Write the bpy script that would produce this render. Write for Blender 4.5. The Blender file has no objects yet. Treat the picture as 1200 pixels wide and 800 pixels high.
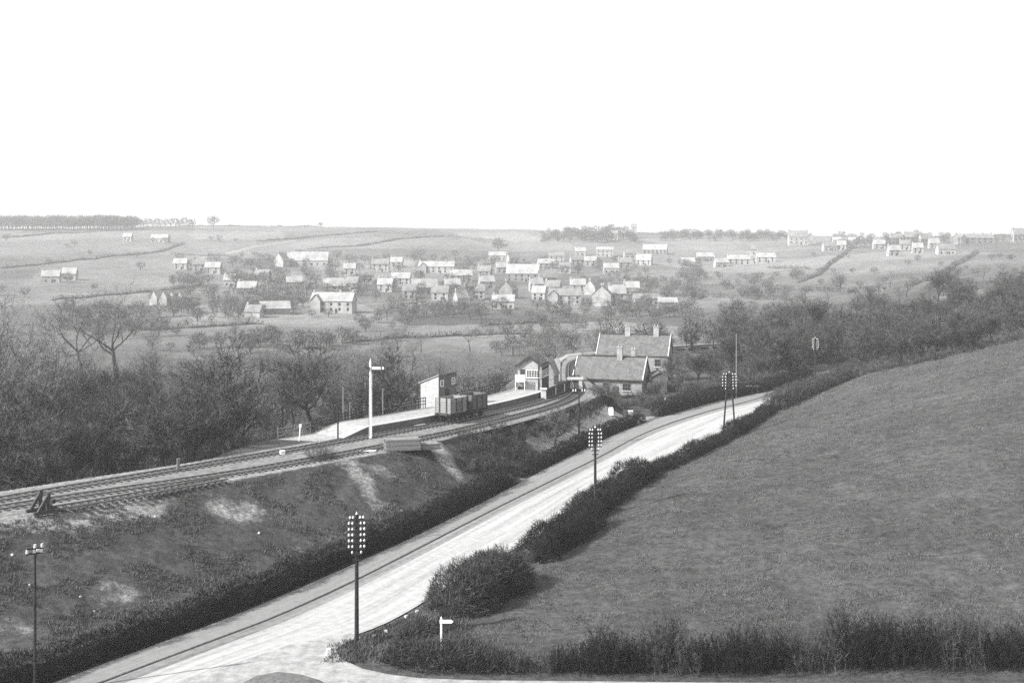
import bpy, math, random
import numpy as np
from mathutils import Vector, Matrix

# ------------------------------------------------------------------ camera, world, sun
S = bpy.context.scene
col = S.collection
H0, FP = 28.0, 1300.0            # eye height, focal length in photo pixels (1200 wide)
cd = bpy.data.cameras.new('camera'); cam = bpy.data.objects.new('camera', cd); col.objects.link(cam)
cd.sensor_width = 36.0; cd.lens = 36.0 * FP / 1200.0; cd.shift_y = -100.0 / 1200.0
cd.clip_start = 0.5; cd.clip_end = 12000
cam.location = (0, 0, H0); cam.rotation_euler = (math.radians(90), 0, 0)
S.camera = cam
SUN_AZ, SUN_EL = math.radians(-114), math.radians(36)   # azimuth clockwise from +Y
w = bpy.data.worlds.new('World'); S.world = w; w.use_nodes = True
nt = w.node_tree; nt.nodes.clear()
sk = nt.nodes.new('ShaderNodeTexSky'); sk.sky_type = 'NISHITA'; sk.sun_disc = False
sk.sun_elevation = SUN_EL; sk.sun_rotation = SUN_AZ; sk.dust_density = 2.0; sk.air_density = 1.5
sc = nt.nodes.new('ShaderNodeSeparateColor'); bg = nt.nodes.new('ShaderNodeBackground'); wo = nt.nodes.new('ShaderNodeOutputWorld')
sc.mode = 'HSV'; nt.links.new(sk.outputs[0], sc.inputs[0]); nt.links.new(sc.outputs[2], bg.inputs[0]); nt.links.new(bg.outputs[0], wo.inputs[0])
bg.inputs[1].default_value = 0.15
sd = bpy.data.lights.new('sun', 'SUN'); sd.energy = 4.9; sd.angle = math.radians(0.5); sd.color = (1.0, 0.99, 0.98)
sun = bpy.data.objects.new('sun', sd); col.objects.link(sun)
sv = Vector((math.sin(SUN_AZ) * math.cos(SUN_EL), math.cos(SUN_AZ) * math.cos(SUN_EL), math.sin(SUN_EL)))
sun.rotation_euler = sv.to_track_quat('Z', 'Y').to_euler()
S.view_settings.view_transform = 'Standard'; S.view_settings.look = 'None'
S.view_settings.exposure = 0.82; S.view_settings.gamma = 1.0
try: S.view_settings.use_curve_mapping = False
except Exception: pass
S.render.engine = 'CYCLES'
S.cycles.volume_bounces = 2
S.cycles.use_denoising = False     # keeps the twigs crisp; what noise is left reads as plate grain
HAZE = 0.00022

# ------------------------------------------------------------------ small helpers
R = random.Random(11)
def tag(o, label=None, cat=None, group=None, kind=None):
    if label: o['label'] = label
    if cat: o['category'] = cat
    if group: o['group'] = group
    if kind: o['kind'] = kind
    return o
def empty(name, loc=(0, 0, 0), rz=0.0):
    o = bpy.data.objects.new(name, None); col.objects.link(o)
    o.location = loc; o.rotation_euler = (0, 0, rz); o.empty_display_size = 0.5
    return o
KIDS = {}
def kids(o): return KIDS.get(o.name, [])
def reg(p, c): KIDS.setdefault(p.name, []).append(c)
def link(name, me, m, parent=None, loc=None):
    o = bpy.data.objects.new(name, me)
    if m and not me.materials: me.materials.append(m)
    col.objects.link(o)
    if parent: o.parent = parent; reg(parent, o)
    if loc: o.location = loc
    return o
def copy_tree(o, parent=None):
    c = o.copy(); col.objects.link(c)
    if parent: c.parent = parent; reg(parent, c)
    for ch in list(kids(o)): copy_tree(ch, c)
    return c

class MB:
    def __init__(s): s.v = []; s.f = []
    def quad(s, a, b, c, d):
        n = len(s.v); s.v += [tuple(a), tuple(b), tuple(c), tuple(d)]; s.f.append((n, n+1, n+2, n+3)); return s
    def box(s, c, sz, rz=0.0, taper=1.0):
        n = len(s.v); hx, hy, hz = sz[0]/2, sz[1]/2, sz[2]/2
        cr, sr = math.cos(rz), math.sin(rz)
        for dz, t in ((-1, 1.0), (1, taper)):
            for dx, dy in ((-1,-1),(1,-1),(1,1),(-1,1)):
                x, y = dx*hx*t, dy*hy*t
                s.v.append((c[0]+x*cr-y*sr, c[1]+x*sr+y*cr, c[2]+dz*hz))
        for q in ((3,2,1,0),(4,5,6,7),(0,1,5,4),(1,2,6,5),(2,3,7,6),(3,0,4,7)): s.f.append(tuple(n+i for i in q))
        return s
    def tube(s, a, b, r0, r1, k=6, cap=True):
        a = Vector(a); b = Vector(b); d = b - a
        if d.length < 1e-6: return s
        d.normalize(); u = d.orthogonal().normalized(); w_ = d.cross(u); n = len(s.v)
        for p, r in ((a, r0), (b, r1)):
            for i in range(k):
                t = 2*math.pi*i/k; q = p + u*(r*math.cos(t)) + w_*(r*math.sin(t)); s.v.append((q.x, q.y, q.z))
        for i in range(k): j = (i+1) % k; s.f.append((n+i, n+j, n+k+j, n+k+i))
        if cap: s.f.append(tuple(n+k+i for i in range(k))); s.f.append(tuple(n+k-1-i for i in range(k)))
        return s
    def beam(s, a, b, wd, ht):
        a = Vector(a); b = Vector(b); d = (b-a).normalized()
        u = d.cross(Vector((0,0,1)))
        if u.length < 1e-3: u = Vector((1,0,0))
        u.normalize(); w_ = u.cross(d); n = len(s.v)
        for p in (a, b):
            for i, j in ((-1,-1),(1,-1),(1,1),(-1,1)):
                q = p + u*(i*wd/2) + w_*(j*ht/2); s.v.append((q.x,q.y,q.z))
        for q in ((3,2,1,0),(4,5,6,7),(0,1,5,4),(1,2,6,5),(2,3,7,6),(3,0,4,7)): s.f.append(tuple(n+i for i in q))
        return s
    def prism(s, pts, y0, y1):      # pts in xz, extruded along y
        n = len(s.v); k = len(pts)
        for y in (y0, y1):
            for x, z in pts: s.v.append((x, y, z))
        s.f.append(tuple(n+i for i in range(k))); s.f.append(tuple(n+k+k-1-i for i in range(k)))
        for i in range(k): j = (i+1) % k; s.f.append((n+j, n+i, n+k+i, n+k+j))
        return s
    def mesh(s, name):
        me = bpy.data.meshes.new(name); me.from_pydata(s.v, [], s.f); me.update(); return me
    def build(s, name, m, parent=None, loc=None): return link(name, s.mesh(name), m, parent, loc)

def grey(v): return (v, v, v, 1)
def mat(name, a, b=None, scale=3.0, rough=0.9, detail=6.0, bump=0.0, bscale=None, lo=0.35, hi=0.65, stretch=None):
    """grey procedural material, noise between albedo a and b"""
    m = bpy.data.materials.new(name); m.use_nodes = True; t = m.node_tree; n = t.nodes; l = t.links
    p = n['Principled BSDF']; p.inputs['Roughness'].default_value = rough
    p.inputs['Specular IOR Level'].default_value = 0.2
    if b is None: b = a*1.3
    co = n.new('ShaderNodeTexCoord'); mp = n.new('ShaderNodeMapping'); no = n.new('ShaderNodeTexNoise'); cr = n.new('ShaderNodeValToRGB')
    l.new(co.outputs['Object'], mp.inputs[0]); l.new(mp.outputs[0], no.inputs[0])
    if stretch: mp.inputs['Scale'].default_value = stretch
    no.inputs['Scale'].default_value = scale; no.inputs['Detail'].default_value = detail; no.inputs['Roughness'].default_value = 0.7
    cr.color_ramp.elements[0].position = lo; cr.color_ramp.elements[1].position = hi
    cr.color_ramp.elements[0].color = grey(a); cr.color_ramp.elements[1].color = grey(b)
    l.new(no.outputs[0], cr.inputs[0]); l.new(cr.outputs[0], p.inputs['Base Color'])
    if bump:
        bu = n.new('ShaderNodeBump'); bu.inputs['Strength'].default_value = bump; bu.inputs['Distance'].default_value = 0.1
        l.new(no.outputs[0], bu.inputs['Height']); l.new(bu.outputs[0], p.inputs['Normal'])
    return m
def brick(name, a, b, mortar, scale=4.0, rough=0.9, bw=0.5, rh=0.25, ms=0.02):
    m = bpy.data.materials.new(name); m.use_nodes = True; t = m.node_tree; n = t.nodes; l = t.links
    p = n['Principled BSDF']; p.inputs['Roughness'].default_value = rough; p.inputs['Specular IOR Level'].default_value = 0.2
    co = n.new('ShaderNodeTexCoord'); sx = n.new('ShaderNodeSeparateXYZ'); ad = n.new('ShaderNodeMath'); cx = n.new('ShaderNodeCombineXYZ')
    br = n.new('ShaderNodeTexBrick'); no = n.new('ShaderNodeTexNoise'); mx = n.new('ShaderNodeMix'); mx.data_type = 'RGBA'; mx.blend_type = 'MULTIPLY'
    l.new(co.outputs['Object'], sx.inputs[0]); l.new(sx.outputs[0], ad.inputs[0]); l.new(sx.outputs[1], ad.inputs[1])
    l.new(ad.outputs[0], cx.inputs[0]); l.new(sx.outputs[2], cx.inputs[1]); l.new(cx.outputs[0], br.inputs[0])
    br.inputs['Color1'].default_value = grey(a); br.inputs['Color2'].default_value = grey(b); br.inputs['Mortar'].default_value = grey(mortar)
    br.inputs['Scale'].default_value = scale; br.inputs['Mortar Size'].default_value = ms
    br.inputs['Brick Width'].default_value = bw; br.inputs['Row Height'].default_value = rh
    no.inputs['Scale'].default_value = 1.2; no.inputs['Detail'].default_value = 8
    l.new(co.outputs['Object'], no.inputs[0])
    cr = n.new('ShaderNodeValToRGB'); cr.color_ramp.elements[0].position = .3; cr.color_ramp.elements[1].position = .7
    cr.color_ramp.elements[0].color = grey(.6); cr.color_ramp.elements[1].color = grey(1.0); l.new(no.outputs[0], cr.inputs[0])
    mx.inputs[0].default_value = 1.0; l.new(br.outputs[0], mx.inputs[6]); l.new(cr.outputs[0], mx.inputs[7])
    l.new(mx.outputs[2], p.inputs['Base Color'])
    return m

M = dict(
    bark=mat('bark', .012, .035, 6), bark_far=mat('bark_far', .06, .10, 2),
    twig=mat('twig', .05, .18, 1.2), twig_far=mat('twig_far', .045, .12, .2), twig_dark=mat('twig_dark', .02, .13, .8, lo=.4, hi=.68), twig_pale=mat('twig_pale', .09, .16, 1.5),
    hedge=mat('hedge', .006, .036, 2.2, lo=.42, hi=.75), hedge_brown=mat('hedge_brown', .02, .11, 2.0, lo=.4, hi=.72), hedge_core=mat('hedge_core', .006, .012, 3),
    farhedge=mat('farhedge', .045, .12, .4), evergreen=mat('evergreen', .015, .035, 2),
    timber=mat('timber', .10, .2, 5, stretch=(1, 1, 6)), timber_dark=mat('timber_dark', .03, .07, 5),
    post=mat('post', .012, .035, 6), white=mat('white_paint', .68, .8, 2, rough=.6), porcelain=mat('porcelain', .42, .6, 2, rough=.4),
    rail=mat('rail_steel', .10, .18, 2, rough=.5), sleeper=mat('sleeper_wood', .03, .07, 4),
    wagon=mat('wagon_board', .07, .15, 3, stretch=(1, 1, 8)), wagon_pale=mat('wagon_pale', .15, .28, 3, stretch=(1, 1, 8)), iron=mat('iron', .03, .05, 4, rough=.7),
    stone=brick('stone', .22, .36, .2, 2.2), brickw=brick('dark_brick', .10, .16, .14, 6),
    slate=brick('slate', .13, .20, .08, 2.5, bw=.35, rh=.3, ms=.03), slate_pale=brick('slate_pale', .30, .40, .22, 2.5, bw=.35, rh=.3, ms=.03),
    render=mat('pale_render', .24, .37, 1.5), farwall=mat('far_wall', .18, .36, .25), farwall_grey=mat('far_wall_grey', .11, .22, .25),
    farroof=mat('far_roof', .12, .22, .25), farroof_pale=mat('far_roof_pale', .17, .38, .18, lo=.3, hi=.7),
    pane=mat('pane', .02, .03, 2, rough=.15), dark=mat('dark_paint', .03, .05, 3),
    platform=mat('platform_gravel', .22, .36, 1.6), coping=mat('coping', .42, .56, 2),
    chimney=brick('chimney_brick', .3, .4, .3, 6), lead=mat('lead_grey', .17, .26, 3),
)

# ------------------------------------------------------------------ terrain function
def vhash(ix, iy, s):
    n = (ix*374761393 + iy*668265263 + s*1442695041) & 0xffffffff
    n = ((n ^ (n >> 13)) * 1274126177) & 0xffffffff
    return ((n ^ (n >> 16)) & 0xffff) / 65535.0
def vnoise(x, y, s=0):
    x = np.asarray(x, float); y = np.asarray(y, float)
    ix = np.floor(x).astype(np.int64); iy = np.floor(y).astype(np.int64)
    fx = x-ix; fy = y-iy; fx = fx*fx*(3-2*fx); fy = fy*fy*(3-2*fy)
    a = vhash(ix, iy, s); b = vhash(ix+1, iy, s); c = vhash(ix, iy+1, s); d = vhash(ix+1, iy+1, s)
    return (a*(1-fx)+b*fx)*(1-fy) + (c*(1-fx)+d*fx)*fy
def fbm(x, y, s=0, o=4):
    t = 0; a = .5; tot = 0
    for i in range(o): t = t + a*vnoise(x*2**i+17*i, y*2**i+31*i, s+i); tot += a; a *= .55
    return t/tot
def sstep(a, b, x):
    t = np.clip((np.asarray(x, float)-a)/(b-a), 0, 1); return t*t*(3-2*t)

def zr(Y): return np.interp(Y, [0, 85, 136, 170, 230, 300, 400], [0, 0, 1.8, 2.5, 2.7, 2.4, 2.2])
def unz(px, py, zf):
    Y = 100.0
    for _ in range(60): Y = .5*Y + .5*(H0 - float(zf(Y)))*FP/(py-300)
    return ((px-600)/FP*Y, Y)
road = lambda L: [unz(a, b, zr) for a, b in L]
K_KERB = road([(150,797),(300,740),(415,690),(589,599),(702,542),(765,508),(840,482),(900,466)])
K_RIGHT = road([(300,777),(424,745),(503,701),(586,651),(630,629),(715,565),(765,545),(850,505),(910,470)])
K_PATH = road([(100,787),(300,712),(415,662),(492,627),(590,577),(680,530),(740,502),(840,471),(922,454)])
def ext(L, pre, post): return pre + L + post
def catmull(P, step=1.5):
    P = [np.array(p, float) for p in P]
    P = [2*P[0]-P[1]] + P + [2*P[-1]-P[-2]]
    out = []
    for i in range(1, len(P)-2):
        p0, p1, p2, p3 = P[i-1:i+3]; n = max(2, int(np.linalg.norm(p2-p1)/step))
        for k in range(n):
            t = k/n
            out.append(.5*((2*p1)+(-p0+p2)*t+(2*p0-5*p1+4*p2-p3)*t*t+(-p0+3*p1-3*p2+p3)*t**3))
    out.append(P[-2]); return np.array(out)
def smooth(L, n=6):
    L = L.copy()
    for _ in range(n): L[1:-1] = .25*L[:-2]+.5*L[1:-1]+.25*L[2:]
    return L
KERB = smooth(catmull(ext(K_KERB, [(-48,38),(-36,56)], [(72,247)])), 12)
RIGHT = smooth(catmull(ext(K_RIGHT, [(-40,38),(-29,56)], [(72,238)])), 12)
PATH = smooth(catmull(ext(K_PATH, [(-51,38),(-39,57)], [(76,254)])), 12)
def resample(L, n):
    d = np.r_[0, np.cumsum(np.linalg.norm(np.diff(L, axis=0), axis=1))]
    t = np.linspace(0, d[-1], n); return np.c_[np.interp(t, d, L[:,0]), np.interp(t, d, L[:,1])]
NR = 260
KERB = resample(KERB, NR); RIGHT = resample(RIGHT, NR); PATH = resample(PATH, NR)
def normals(L):
    t = np.gradient(L, axis=0); t /= np.linalg.norm(t, axis=1)[:,None]; return np.c_[-t[:,1], t[:,0]]   # left normal
def offs(L, d): return L + normals(L)*d
# railway centre lines
zrail = 6.0
def rp(px, py): Y = (H0-zrail)*FP/(py-300); return ((px-600)/FP*Y, Y)
FAR = [(-95,48),(-68,76),rp(0,583),rp(300,532.5),rp(500,498),rp(600,478),rp(640,467),(9.2,180.5),(10.9,189),(11.1,199),(11.6,213),(14,236),(24,256),(46,274),(78,290)]
NEAR = [(-92,44),(-66,72),rp(0,593),rp(300,548),rp(500,511),rp(600,487.5),rp(655,472),(10.3,178.5),(11.3,189),(11.2,199)]
FARL = resample(smooth(catmull(FAR), 10), 300); NEARL = resample(smooth(catmull(NEAR), 10), 300)
MID = catmull([(-94,46),(-67,74),(-45.8,99.3),(-27.5,119.2),(-10.7,140),(0,156.6),(6,169.5),(10.2,180),(11,190),(11.1,199),(11.6,213),(14,236),(24,256),(46,274),(78,290)], 3.0)

def sdist(x, y, L, inc=True):
    """signed distance (left positive) to polyline"""
    x = np.asarray(x, float); y = np.asarray(y, float)
    best = np.full(x.shape, 1e18); sg = np.zeros(x.shape)
    for i in range(len(L)-1):
        a, b = L[i], L[i+1]; d = b-a; l2 = d@d
        t = np.clip(((x-a[0])*d[0]+(y-a[1])*d[1])/l2, 0, 1)
        ex = x-(a[0]+t*d[0]); ey = y-(a[1]+t*d[1]); q = ex*ex+ey*ey
        s = np.sign(d[0]*ey-d[1]*ex); m = q < best
        best = np.where(m, q, best); sg = np.where(m, s, sg)
    return np.sqrt(best)*np.where(sg == 0, 1, sg)

CT = []   # (px, Y, z)
for p in (-900,-300,0,300,600,900,1200,1500,2100):
    CT += [(p, 15, 0), (p, 45, 0)]
    if p != 600: CT.append((p, 74, 0 if p < 1100 else .3))
for Y, rows in {
    110: [(-900,0),(-300,0),(0,.2),(300,.5),(630,.9),(800,2.0),(1000,4.0),(1200,6.0),(1500,8),(2100,9)],
    150: [(-900,-2),(-300,-2),(0,-1),(300,0),(560,1.8),(720,2.1),(900,3.8),(1000,6.2),(1200,10.8),(1500,14),(2100,17)],
    200: [(-300,-3),(0,-3),(300,-2.5),(560,-1),(700,2.0),(870,2.7),(962,3.7),(1010,6.0),(1040,7.5),(1115,9.6),(1200,13.0),(1500,18),(2100,22)],
    240: [(0,-4.5),(300,-5),(600,-2),(760,2.2),(962,3),(1040,4.0),(1120,6),(1200,9),(1500,14)],
    320: [(-900,-6),(-300,-6),(0,-6),(300,-6),(600,-5),(800,-3),(900,1),(1000,5),(1200,13),(1500,20),(2100,30)],
    450: [(-900,-4),(-300,-4),(0,-4),(300,-5),(600,-5),(800,-2),(1000,8.4),(1200,18),(1500,26),(2100,34)],
    600: [(0,2),(300,0),(600,-2),(800,1),(1000,13),(1200,22)],
    800: [(-900,16),(0,16),(300,11),(600,8),(800,9),(1000,22),(1200,28),(1500,32),(2100,40)],
    1000: [(0,32),(300,26),(600,20),(800,21),(1000,31),(1200,37)],
    1250: [(-900,60),(0,50),(300,46),(600,40),(800,42),(1000,46),(1200,47)],
    }.items():
    for p, z in rows: CT.append((p, Y, z))
for p, py in ((-900,262),(-300,264),(0,268),(160,266),(250,265),(400,266),(500,267.5),(640,270),(750,273),(900,276),(1100,278),(1200,275),(1500,270),(2100,262)):
    z = H0+(300-py)*1500/FP; CT.append((p, 1500, z)); CT.append((p, 1900, z-6)); CT.append((p, 2700, z-40))
CT = np.array(CT, float)
def tp(px, Y): return np.stack([np.asarray(px)/260.0, np.log(np.asarray(Y))*2.6], -1)
def U(r2): return np.where(r2 > 1e-12, r2*np.log(np.maximum(r2, 1e-12)), 0)
_P = tp(CT[:,0], CT[:,1]); _n = len(_P)
_r2 = ((_P[:,None]-_P[None])**2).sum(-1)
_A = np.zeros((_n+3, _n+3)); _A[:_n,:_n] = U(_r2) + np.eye(_n)*.01; _A[:_n,_n] = 1; _A[:_n,_n+1:] = _P; _A[_n,:_n] = 1; _A[_n+1:,:_n] = _P.T
_W = np.linalg.solve(_A, np.r_[CT[:,2], 0, 0, 0])
def base(x, y):
    x = np.asarray(x, float); y = np.asarray(y, float); sh = x.shape
    x = x.ravel(); y = np.maximum(y.ravel(), 12)
    q = tp(np.clip(600+x/y*FP, -1200, 2400), y); out = np.zeros(len(x))
    for i in range(0, len(x), 20000):
        qq = q[i:i+20000]; r2 = ((qq[:,None]-_P[None])**2).sum(-1)
        out[i:i+20000] = U(r2)@_W[:_n] + _W[_n] + qq@_W[_n+1:]
    return out.reshape(sh)
SIDE_Y0, SIDE_Y1 = 67.6, 73.0
def terrain(x, y, full=False):
    x = np.asarray(x, float); y = np.asarray(y, float)
    z = base(x, y)
    near = y < 420
    dr = np.full(x.shape, 1e3); dl = np.full(x.shape, 1e3); dm = np.full(x.shape, 1e3)
    if near.any():
        xs, ys = x[near], y[near]
        dr[near] = sdist(xs, ys, RIGHT[::6]); dl[near] = sdist(xs, ys, PATH[::6]); dm[near] = sdist(xs, ys, MID)
    far = y > 230
    rough = (fbm(x/9, y/9, 3)-.5)*1.1 + (fbm(x/2.2, y/2.2, 5)-.5)*.35
    big = (fbm(x/60, y/60, 9)-.5)*3.0*sstep(250, 500, y)
    outr = np.minimum(np.where(dr > 0, 0, -dr), 1e3)       # right of right edge
    outl = np.where(dl < 0, 0, dl)                          # left of path
    off = np.where((dr > 0) & (dl < 0), 0, np.where(dr <= 0, outr, outl))
    wr = 1 - sstep(1.2, 10, off)
    z = z + rough*sstep(2, 12, off)*.8 + big
    # embankment
    a = np.abs(dm); right = dm < 0
    plat = sstep(120, 135, y)*(1-sstep(190, 200, y))
    mid_ = sstep(128, 142, y)
    wt = np.where(right, 6.0-1.5*mid_, 6.0+5.5*plat)
    narrow = sstep(172, 190, y)
    wt = wt*(1-narrow) + np.where(right, 2.6, 6.0)*narrow
    slope = np.where(right, .42 + narrow*2.0, .55)
    hb = 5.72 - np.maximum(0, a-wt)*slope + np.where(a > wt+1, (fbm(x/3, y/3, 21)-.5)*.8, 0)*(1-sstep(0, 40, a))
    hb = np.where(y > 330, -99, hb)
    z = np.maximum(z, hb)
    z = z*(1-wr) + (zr(y)-.06)*wr
    inside = (dr > -1.2) & (dl < 1.0)
    z = np.where(inside, zr(y)-.06, z)
    # side road corridor
    ws = (1-sstep(.6, 3.0, np.maximum(np.maximum(SIDE_Y0-y, y-SIDE_Y1), 0)))*(x > -14)
    z = z*(1-ws) + (-.06)*ws
    if full: return z, dr, dl, dm, off
    return z
def gz(x, y): return float(terrain(np.array([x]), np.array([y]))[0])
_ys = np.r_[np.linspace(55, 260, 420), np.geomspace(261, 1520, 500)]
_cache = {}
def hit(px, py):
    """ground point seen at photo pixel"""
    x = (px-600)/FP*_ys; z = terrain(x, _ys); lz = H0-(py-300)/FP*_ys
    d = np.where(z >= lz)[0]
    k = d[0] if len(d) else int(np.argmin(np.abs(z-lz)))
    Y = _ys[k]; xx = (px-600)/FP*Y; return (xx, Y, float(z[k]))
def at(px, Y): x = (px-600)/FP*Y; return (x, Y, gz(x, Y))

# ------------------------------------------------------------------ ground mesh
cols = np.r_[np.linspace(-1500, -120, 45), np.arange(-110, 1312, 3.6), np.linspace(1325, 2700, 45)]
rows = np.r_[np.geomspace(15, 66, 30), np.geomspace(66.5, 260, 300), np.geomspace(262, 1650, 230), np.geomspace(1680, 2600, 14)]
PX, YY = np.meshgrid(cols, rows); XX = (PX-600)/FP*YY
ZZ, DR, DL, DM, OFF = terrain(XX, YY, True)
def ell(px, py, rx, ry, ang=0):
    """soft ellipse mask in plan around the ground point seen at px,py; radii in metres along x / y"""
    c = hit(px, py); dx = XX-c[0]; dy = YY-c[1]; ca, sa = math.cos(ang), math.sin(ang)
    u = (dx*ca+dy*sa)/rx; v = (-dx*sa+dy*ca)/ry
    return np.clip(1.6-1.2*np.sqrt(u*u+v*v), 0, 1)
alb = np.full(XX.shape, .085)
right_field = (DR < -2) & (YY < 330)
alb = np.where(right_field, .066, alb)
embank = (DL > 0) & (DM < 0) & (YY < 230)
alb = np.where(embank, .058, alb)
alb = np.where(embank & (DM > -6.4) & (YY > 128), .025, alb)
valley = (DM > 0) & (YY < 300)
alb = np.where(valley, .075, alb)
tone = .075 + .10*fbm(XX/90+3, YY/90, 40, 3)
cell = vhash(np.floor((XX*.9+YY*.25+20*fbm(XX/80, YY/80, 50))/95).astype(np.int64), np.floor((YY-XX*.2)/130).astype(np.int64), 5)
tone = tone + (cell-.5)*.08
alb = alb*(1-sstep(280, 520, YY)) + tone*sstep(280, 520, YY)  # far fields paler, part of the haze is put into their colour
# verges and banks
alb = np.where((DL > -.2) & (DL < 1.5) & (YY < 300), .10, alb)
bare = np.zeros(XX.shape)
AM = np.abs(DM)
trk = (YY < 330)
bare = np.maximum(bare, np.where(trk & (DM < 0), 1-sstep(5.2-1.5*sstep(128,142,YY), 6.6-1.6*sstep(128,142,YY), AM), 0))
bare = np.maximum(bare, np.where(trk & (DM >= 0), 1-sstep(5.6, 7.0, AM), 0))
garden = ell(645, 512, 5, 6, .2)*1.1 + ell(640, 496, 6, 4, .2)*.8 + ell(735, 490, 5, 3, .2)*1.1 + ell(690, 492, 8, 4, .5)*.8 + ell(712, 500, 5, 3, .5)*.8
garden = np.clip(garden, 0, 1)*((DL > 1.5) & (DM < -6.2)); bare = np.maximum(bare, garden); alb = np.where(garden > .15, .16+.1*vnoise(XX*.8, YY*.5, 77), alb)
for (px, py, rx, ry, an, k) in ((519,534,1.5,4.6,.55,1.0),(425,563,1.5,6.0,.5,.75),(448,553,3,1.6,.2,.6),(408,548,2.6,1.4,.2,.6),(277,602,3.4,2.6,.3,.75),(137,695,1.8,2.4,-.7,.65),
                                (12,735,2.5,2.0,0,.5),(112,718,1.3,.8,0,.5),(150,596,4.5,2.4,.7,.9),(60,612,6.0,2.0,.6,.9),(345,640,2.0,.6,-.6,.4),(335,668,1.0,.5,0,.4),
                                (1000,520,8,10,.3,.22),(1060,470,10,14,.3,.25)):
    bare = np.maximum(bare, ell(px, py, rx, ry, an)*k)
# pale tracks and allotments on the far hillside
def strip(pts, hw, val):
    global bare
    P = np.array([hit(a, b)[:2] for a, b in pts]); m = (YY > 260) & (YY < 1600)
    d = np.full(XX.shape, 1e3); d[m] = np.abs(sdist(XX[m], YY[m], P)); bare = np.maximum(bare, val*(1-sstep(hw, hw*1.8, d)))
strip([(232,304),(262,298),(300,289),(345,282)], 3, .8)
strip([(900,301),(935,299),(956,297)], 3, .8)
strip([(1000,323),(1020,315),(1035,308)], 3, .5)
strip([(1040,303),(1100,300),(1130,299)], 3, .5)
strip([(1120,287),(1150,286),(1200,284)], 4, .5)
strip([(640,358),(700,364),(760,366),(830,358)], 5, .4)
strip([(5,330),(60,326),(130,324),(180,326)], 8, .4)
tuss = sstep(250, 300, YY)

me = bpy.data.meshes.new('ground')
nr, nc = XX.shape
V = np.stack([XX, YY, ZZ], -1).reshape(-1, 3)
idx = np.arange(nr*nc).reshape(nr, nc)
F = np.stack([idx[:-1,:-1], idx[:-1,1:], idx[1:,1:], idx[1:,:-1]], -1).reshape(-1, 4)
me.vertices.add(len(V)); me.vertices.foreach_set('co', V.ravel())
me.loops.add(F.size); me.loops.foreach_set('vertex_index', F.ravel())
me.polygons.add(len(F)); me.polygons.foreach_set('loop_start', np.arange(len(F))*4); me.polygons.foreach_set('loop_total', np.full(len(F), 4))
me.polygons.foreach_set('use_smooth', np.ones(len(F), bool))
me.update(calc_edges=True); me.validate()
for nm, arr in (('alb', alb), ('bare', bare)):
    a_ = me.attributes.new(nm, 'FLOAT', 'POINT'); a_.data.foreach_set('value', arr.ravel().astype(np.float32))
def ground_mat():
    m = bpy.data.materials.new('turf'); m.use_nodes = True; t = m.node_tree; n = t.nodes; l = t.links
    p = n['Principled BSDF']; p.inputs['Roughness'].default_value = 1.0; p.inputs['Specular IOR Level'].default_value = 0.05
    def noise(s, d=8, r=.65, st=None):
        q = n.new('ShaderNodeTexNoise'); q.inputs['Scale'].default_value = s; q.inputs['Detail'].default_value = d; q.inputs['Roughness'].default_value = r
        g = n.new('ShaderNodeMapping'); l.new(co.outputs['Object'], g.inputs[0]); l.new(g.outputs[0], q.inputs[0])
        if st: g.inputs['Scale'].default_value = st
        return q.outputs[0]
    def math_(op, a, b=None, c=None):
        q = n.new('ShaderNodeMath'); q.operation = op
        for i, v in enumerate((a, b, c)):
            if v is None: continue
            if isinstance(v, (int, float)): q.inputs[i].default_value = v
            else: l.new(v, q.inputs[i])
        return q.outputs[0]
    def rng(v, a, b, c, d):
        q = n.new('ShaderNodeMapRange'); q.inputs[1].default_value = a; q.inputs[2].default_value = b; q.inputs[3].default_value = c; q.inputs[4].default_value = d
        l.new(v, q.inputs[0]); return q.outputs[0]
    co = n.new('ShaderNodeTexCoord')
    A = n.new('ShaderNodeAttribute'); A.attribute_name = 'alb'; B = n.new('ShaderNodeAttribute'); B.attribute_name = 'bare'
    n1 = rng(noise(.09, 8, .75), .4, .6, .85, 1.15); n2 = rng(noise(1.3, 9, .85), .40, .60, .62, 1.38); n3 = rng(noise(.5, 5, .7, (.5, 1.6, 1)), .38, .62, .85, 1.15)
    g = math_('MULTIPLY', math_('MULTIPLY', math_('MULTIPLY', A.outputs['Fac'], n1), n2), n3)
    mask = rng(math_('ADD', B.outputs['Fac'], math_('MULTIPLY', math_('SUBTRACT', noise(.55, 12, .85), .5), 2.6)), .40, .85, 0, 1)
    mask = math_('MULTIPLY', mask, rng(B.outputs['Fac'], .02, .2, 0, 1))
    bc = rng(noise(2.5, 8, .8), .38, .62, .08, .36)
    mx = n.new('ShaderNodeMix'); mx.data_type = 'FLOAT'; l.new(mask, mx.inputs[0]); l.new(g, mx.inputs[2]); l.new(bc, mx.inputs[3])
    l.new(mx.outputs[0], p.inputs['Base Color'])
    bu = n.new('ShaderNodeBump'); bu.inputs['Strength'].default_value = .7; bu.inputs['Distance'].default_value = .25
    l.new(noise(2.2, 8, .8), bu.inputs['Height']); l.new(bu.outputs[0], p.inputs['Normal'])
    return m
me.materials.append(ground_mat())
g = bpy.data.objects.new('ground', me); col.objects.link(g); g['kind'] = 'structure'

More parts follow.
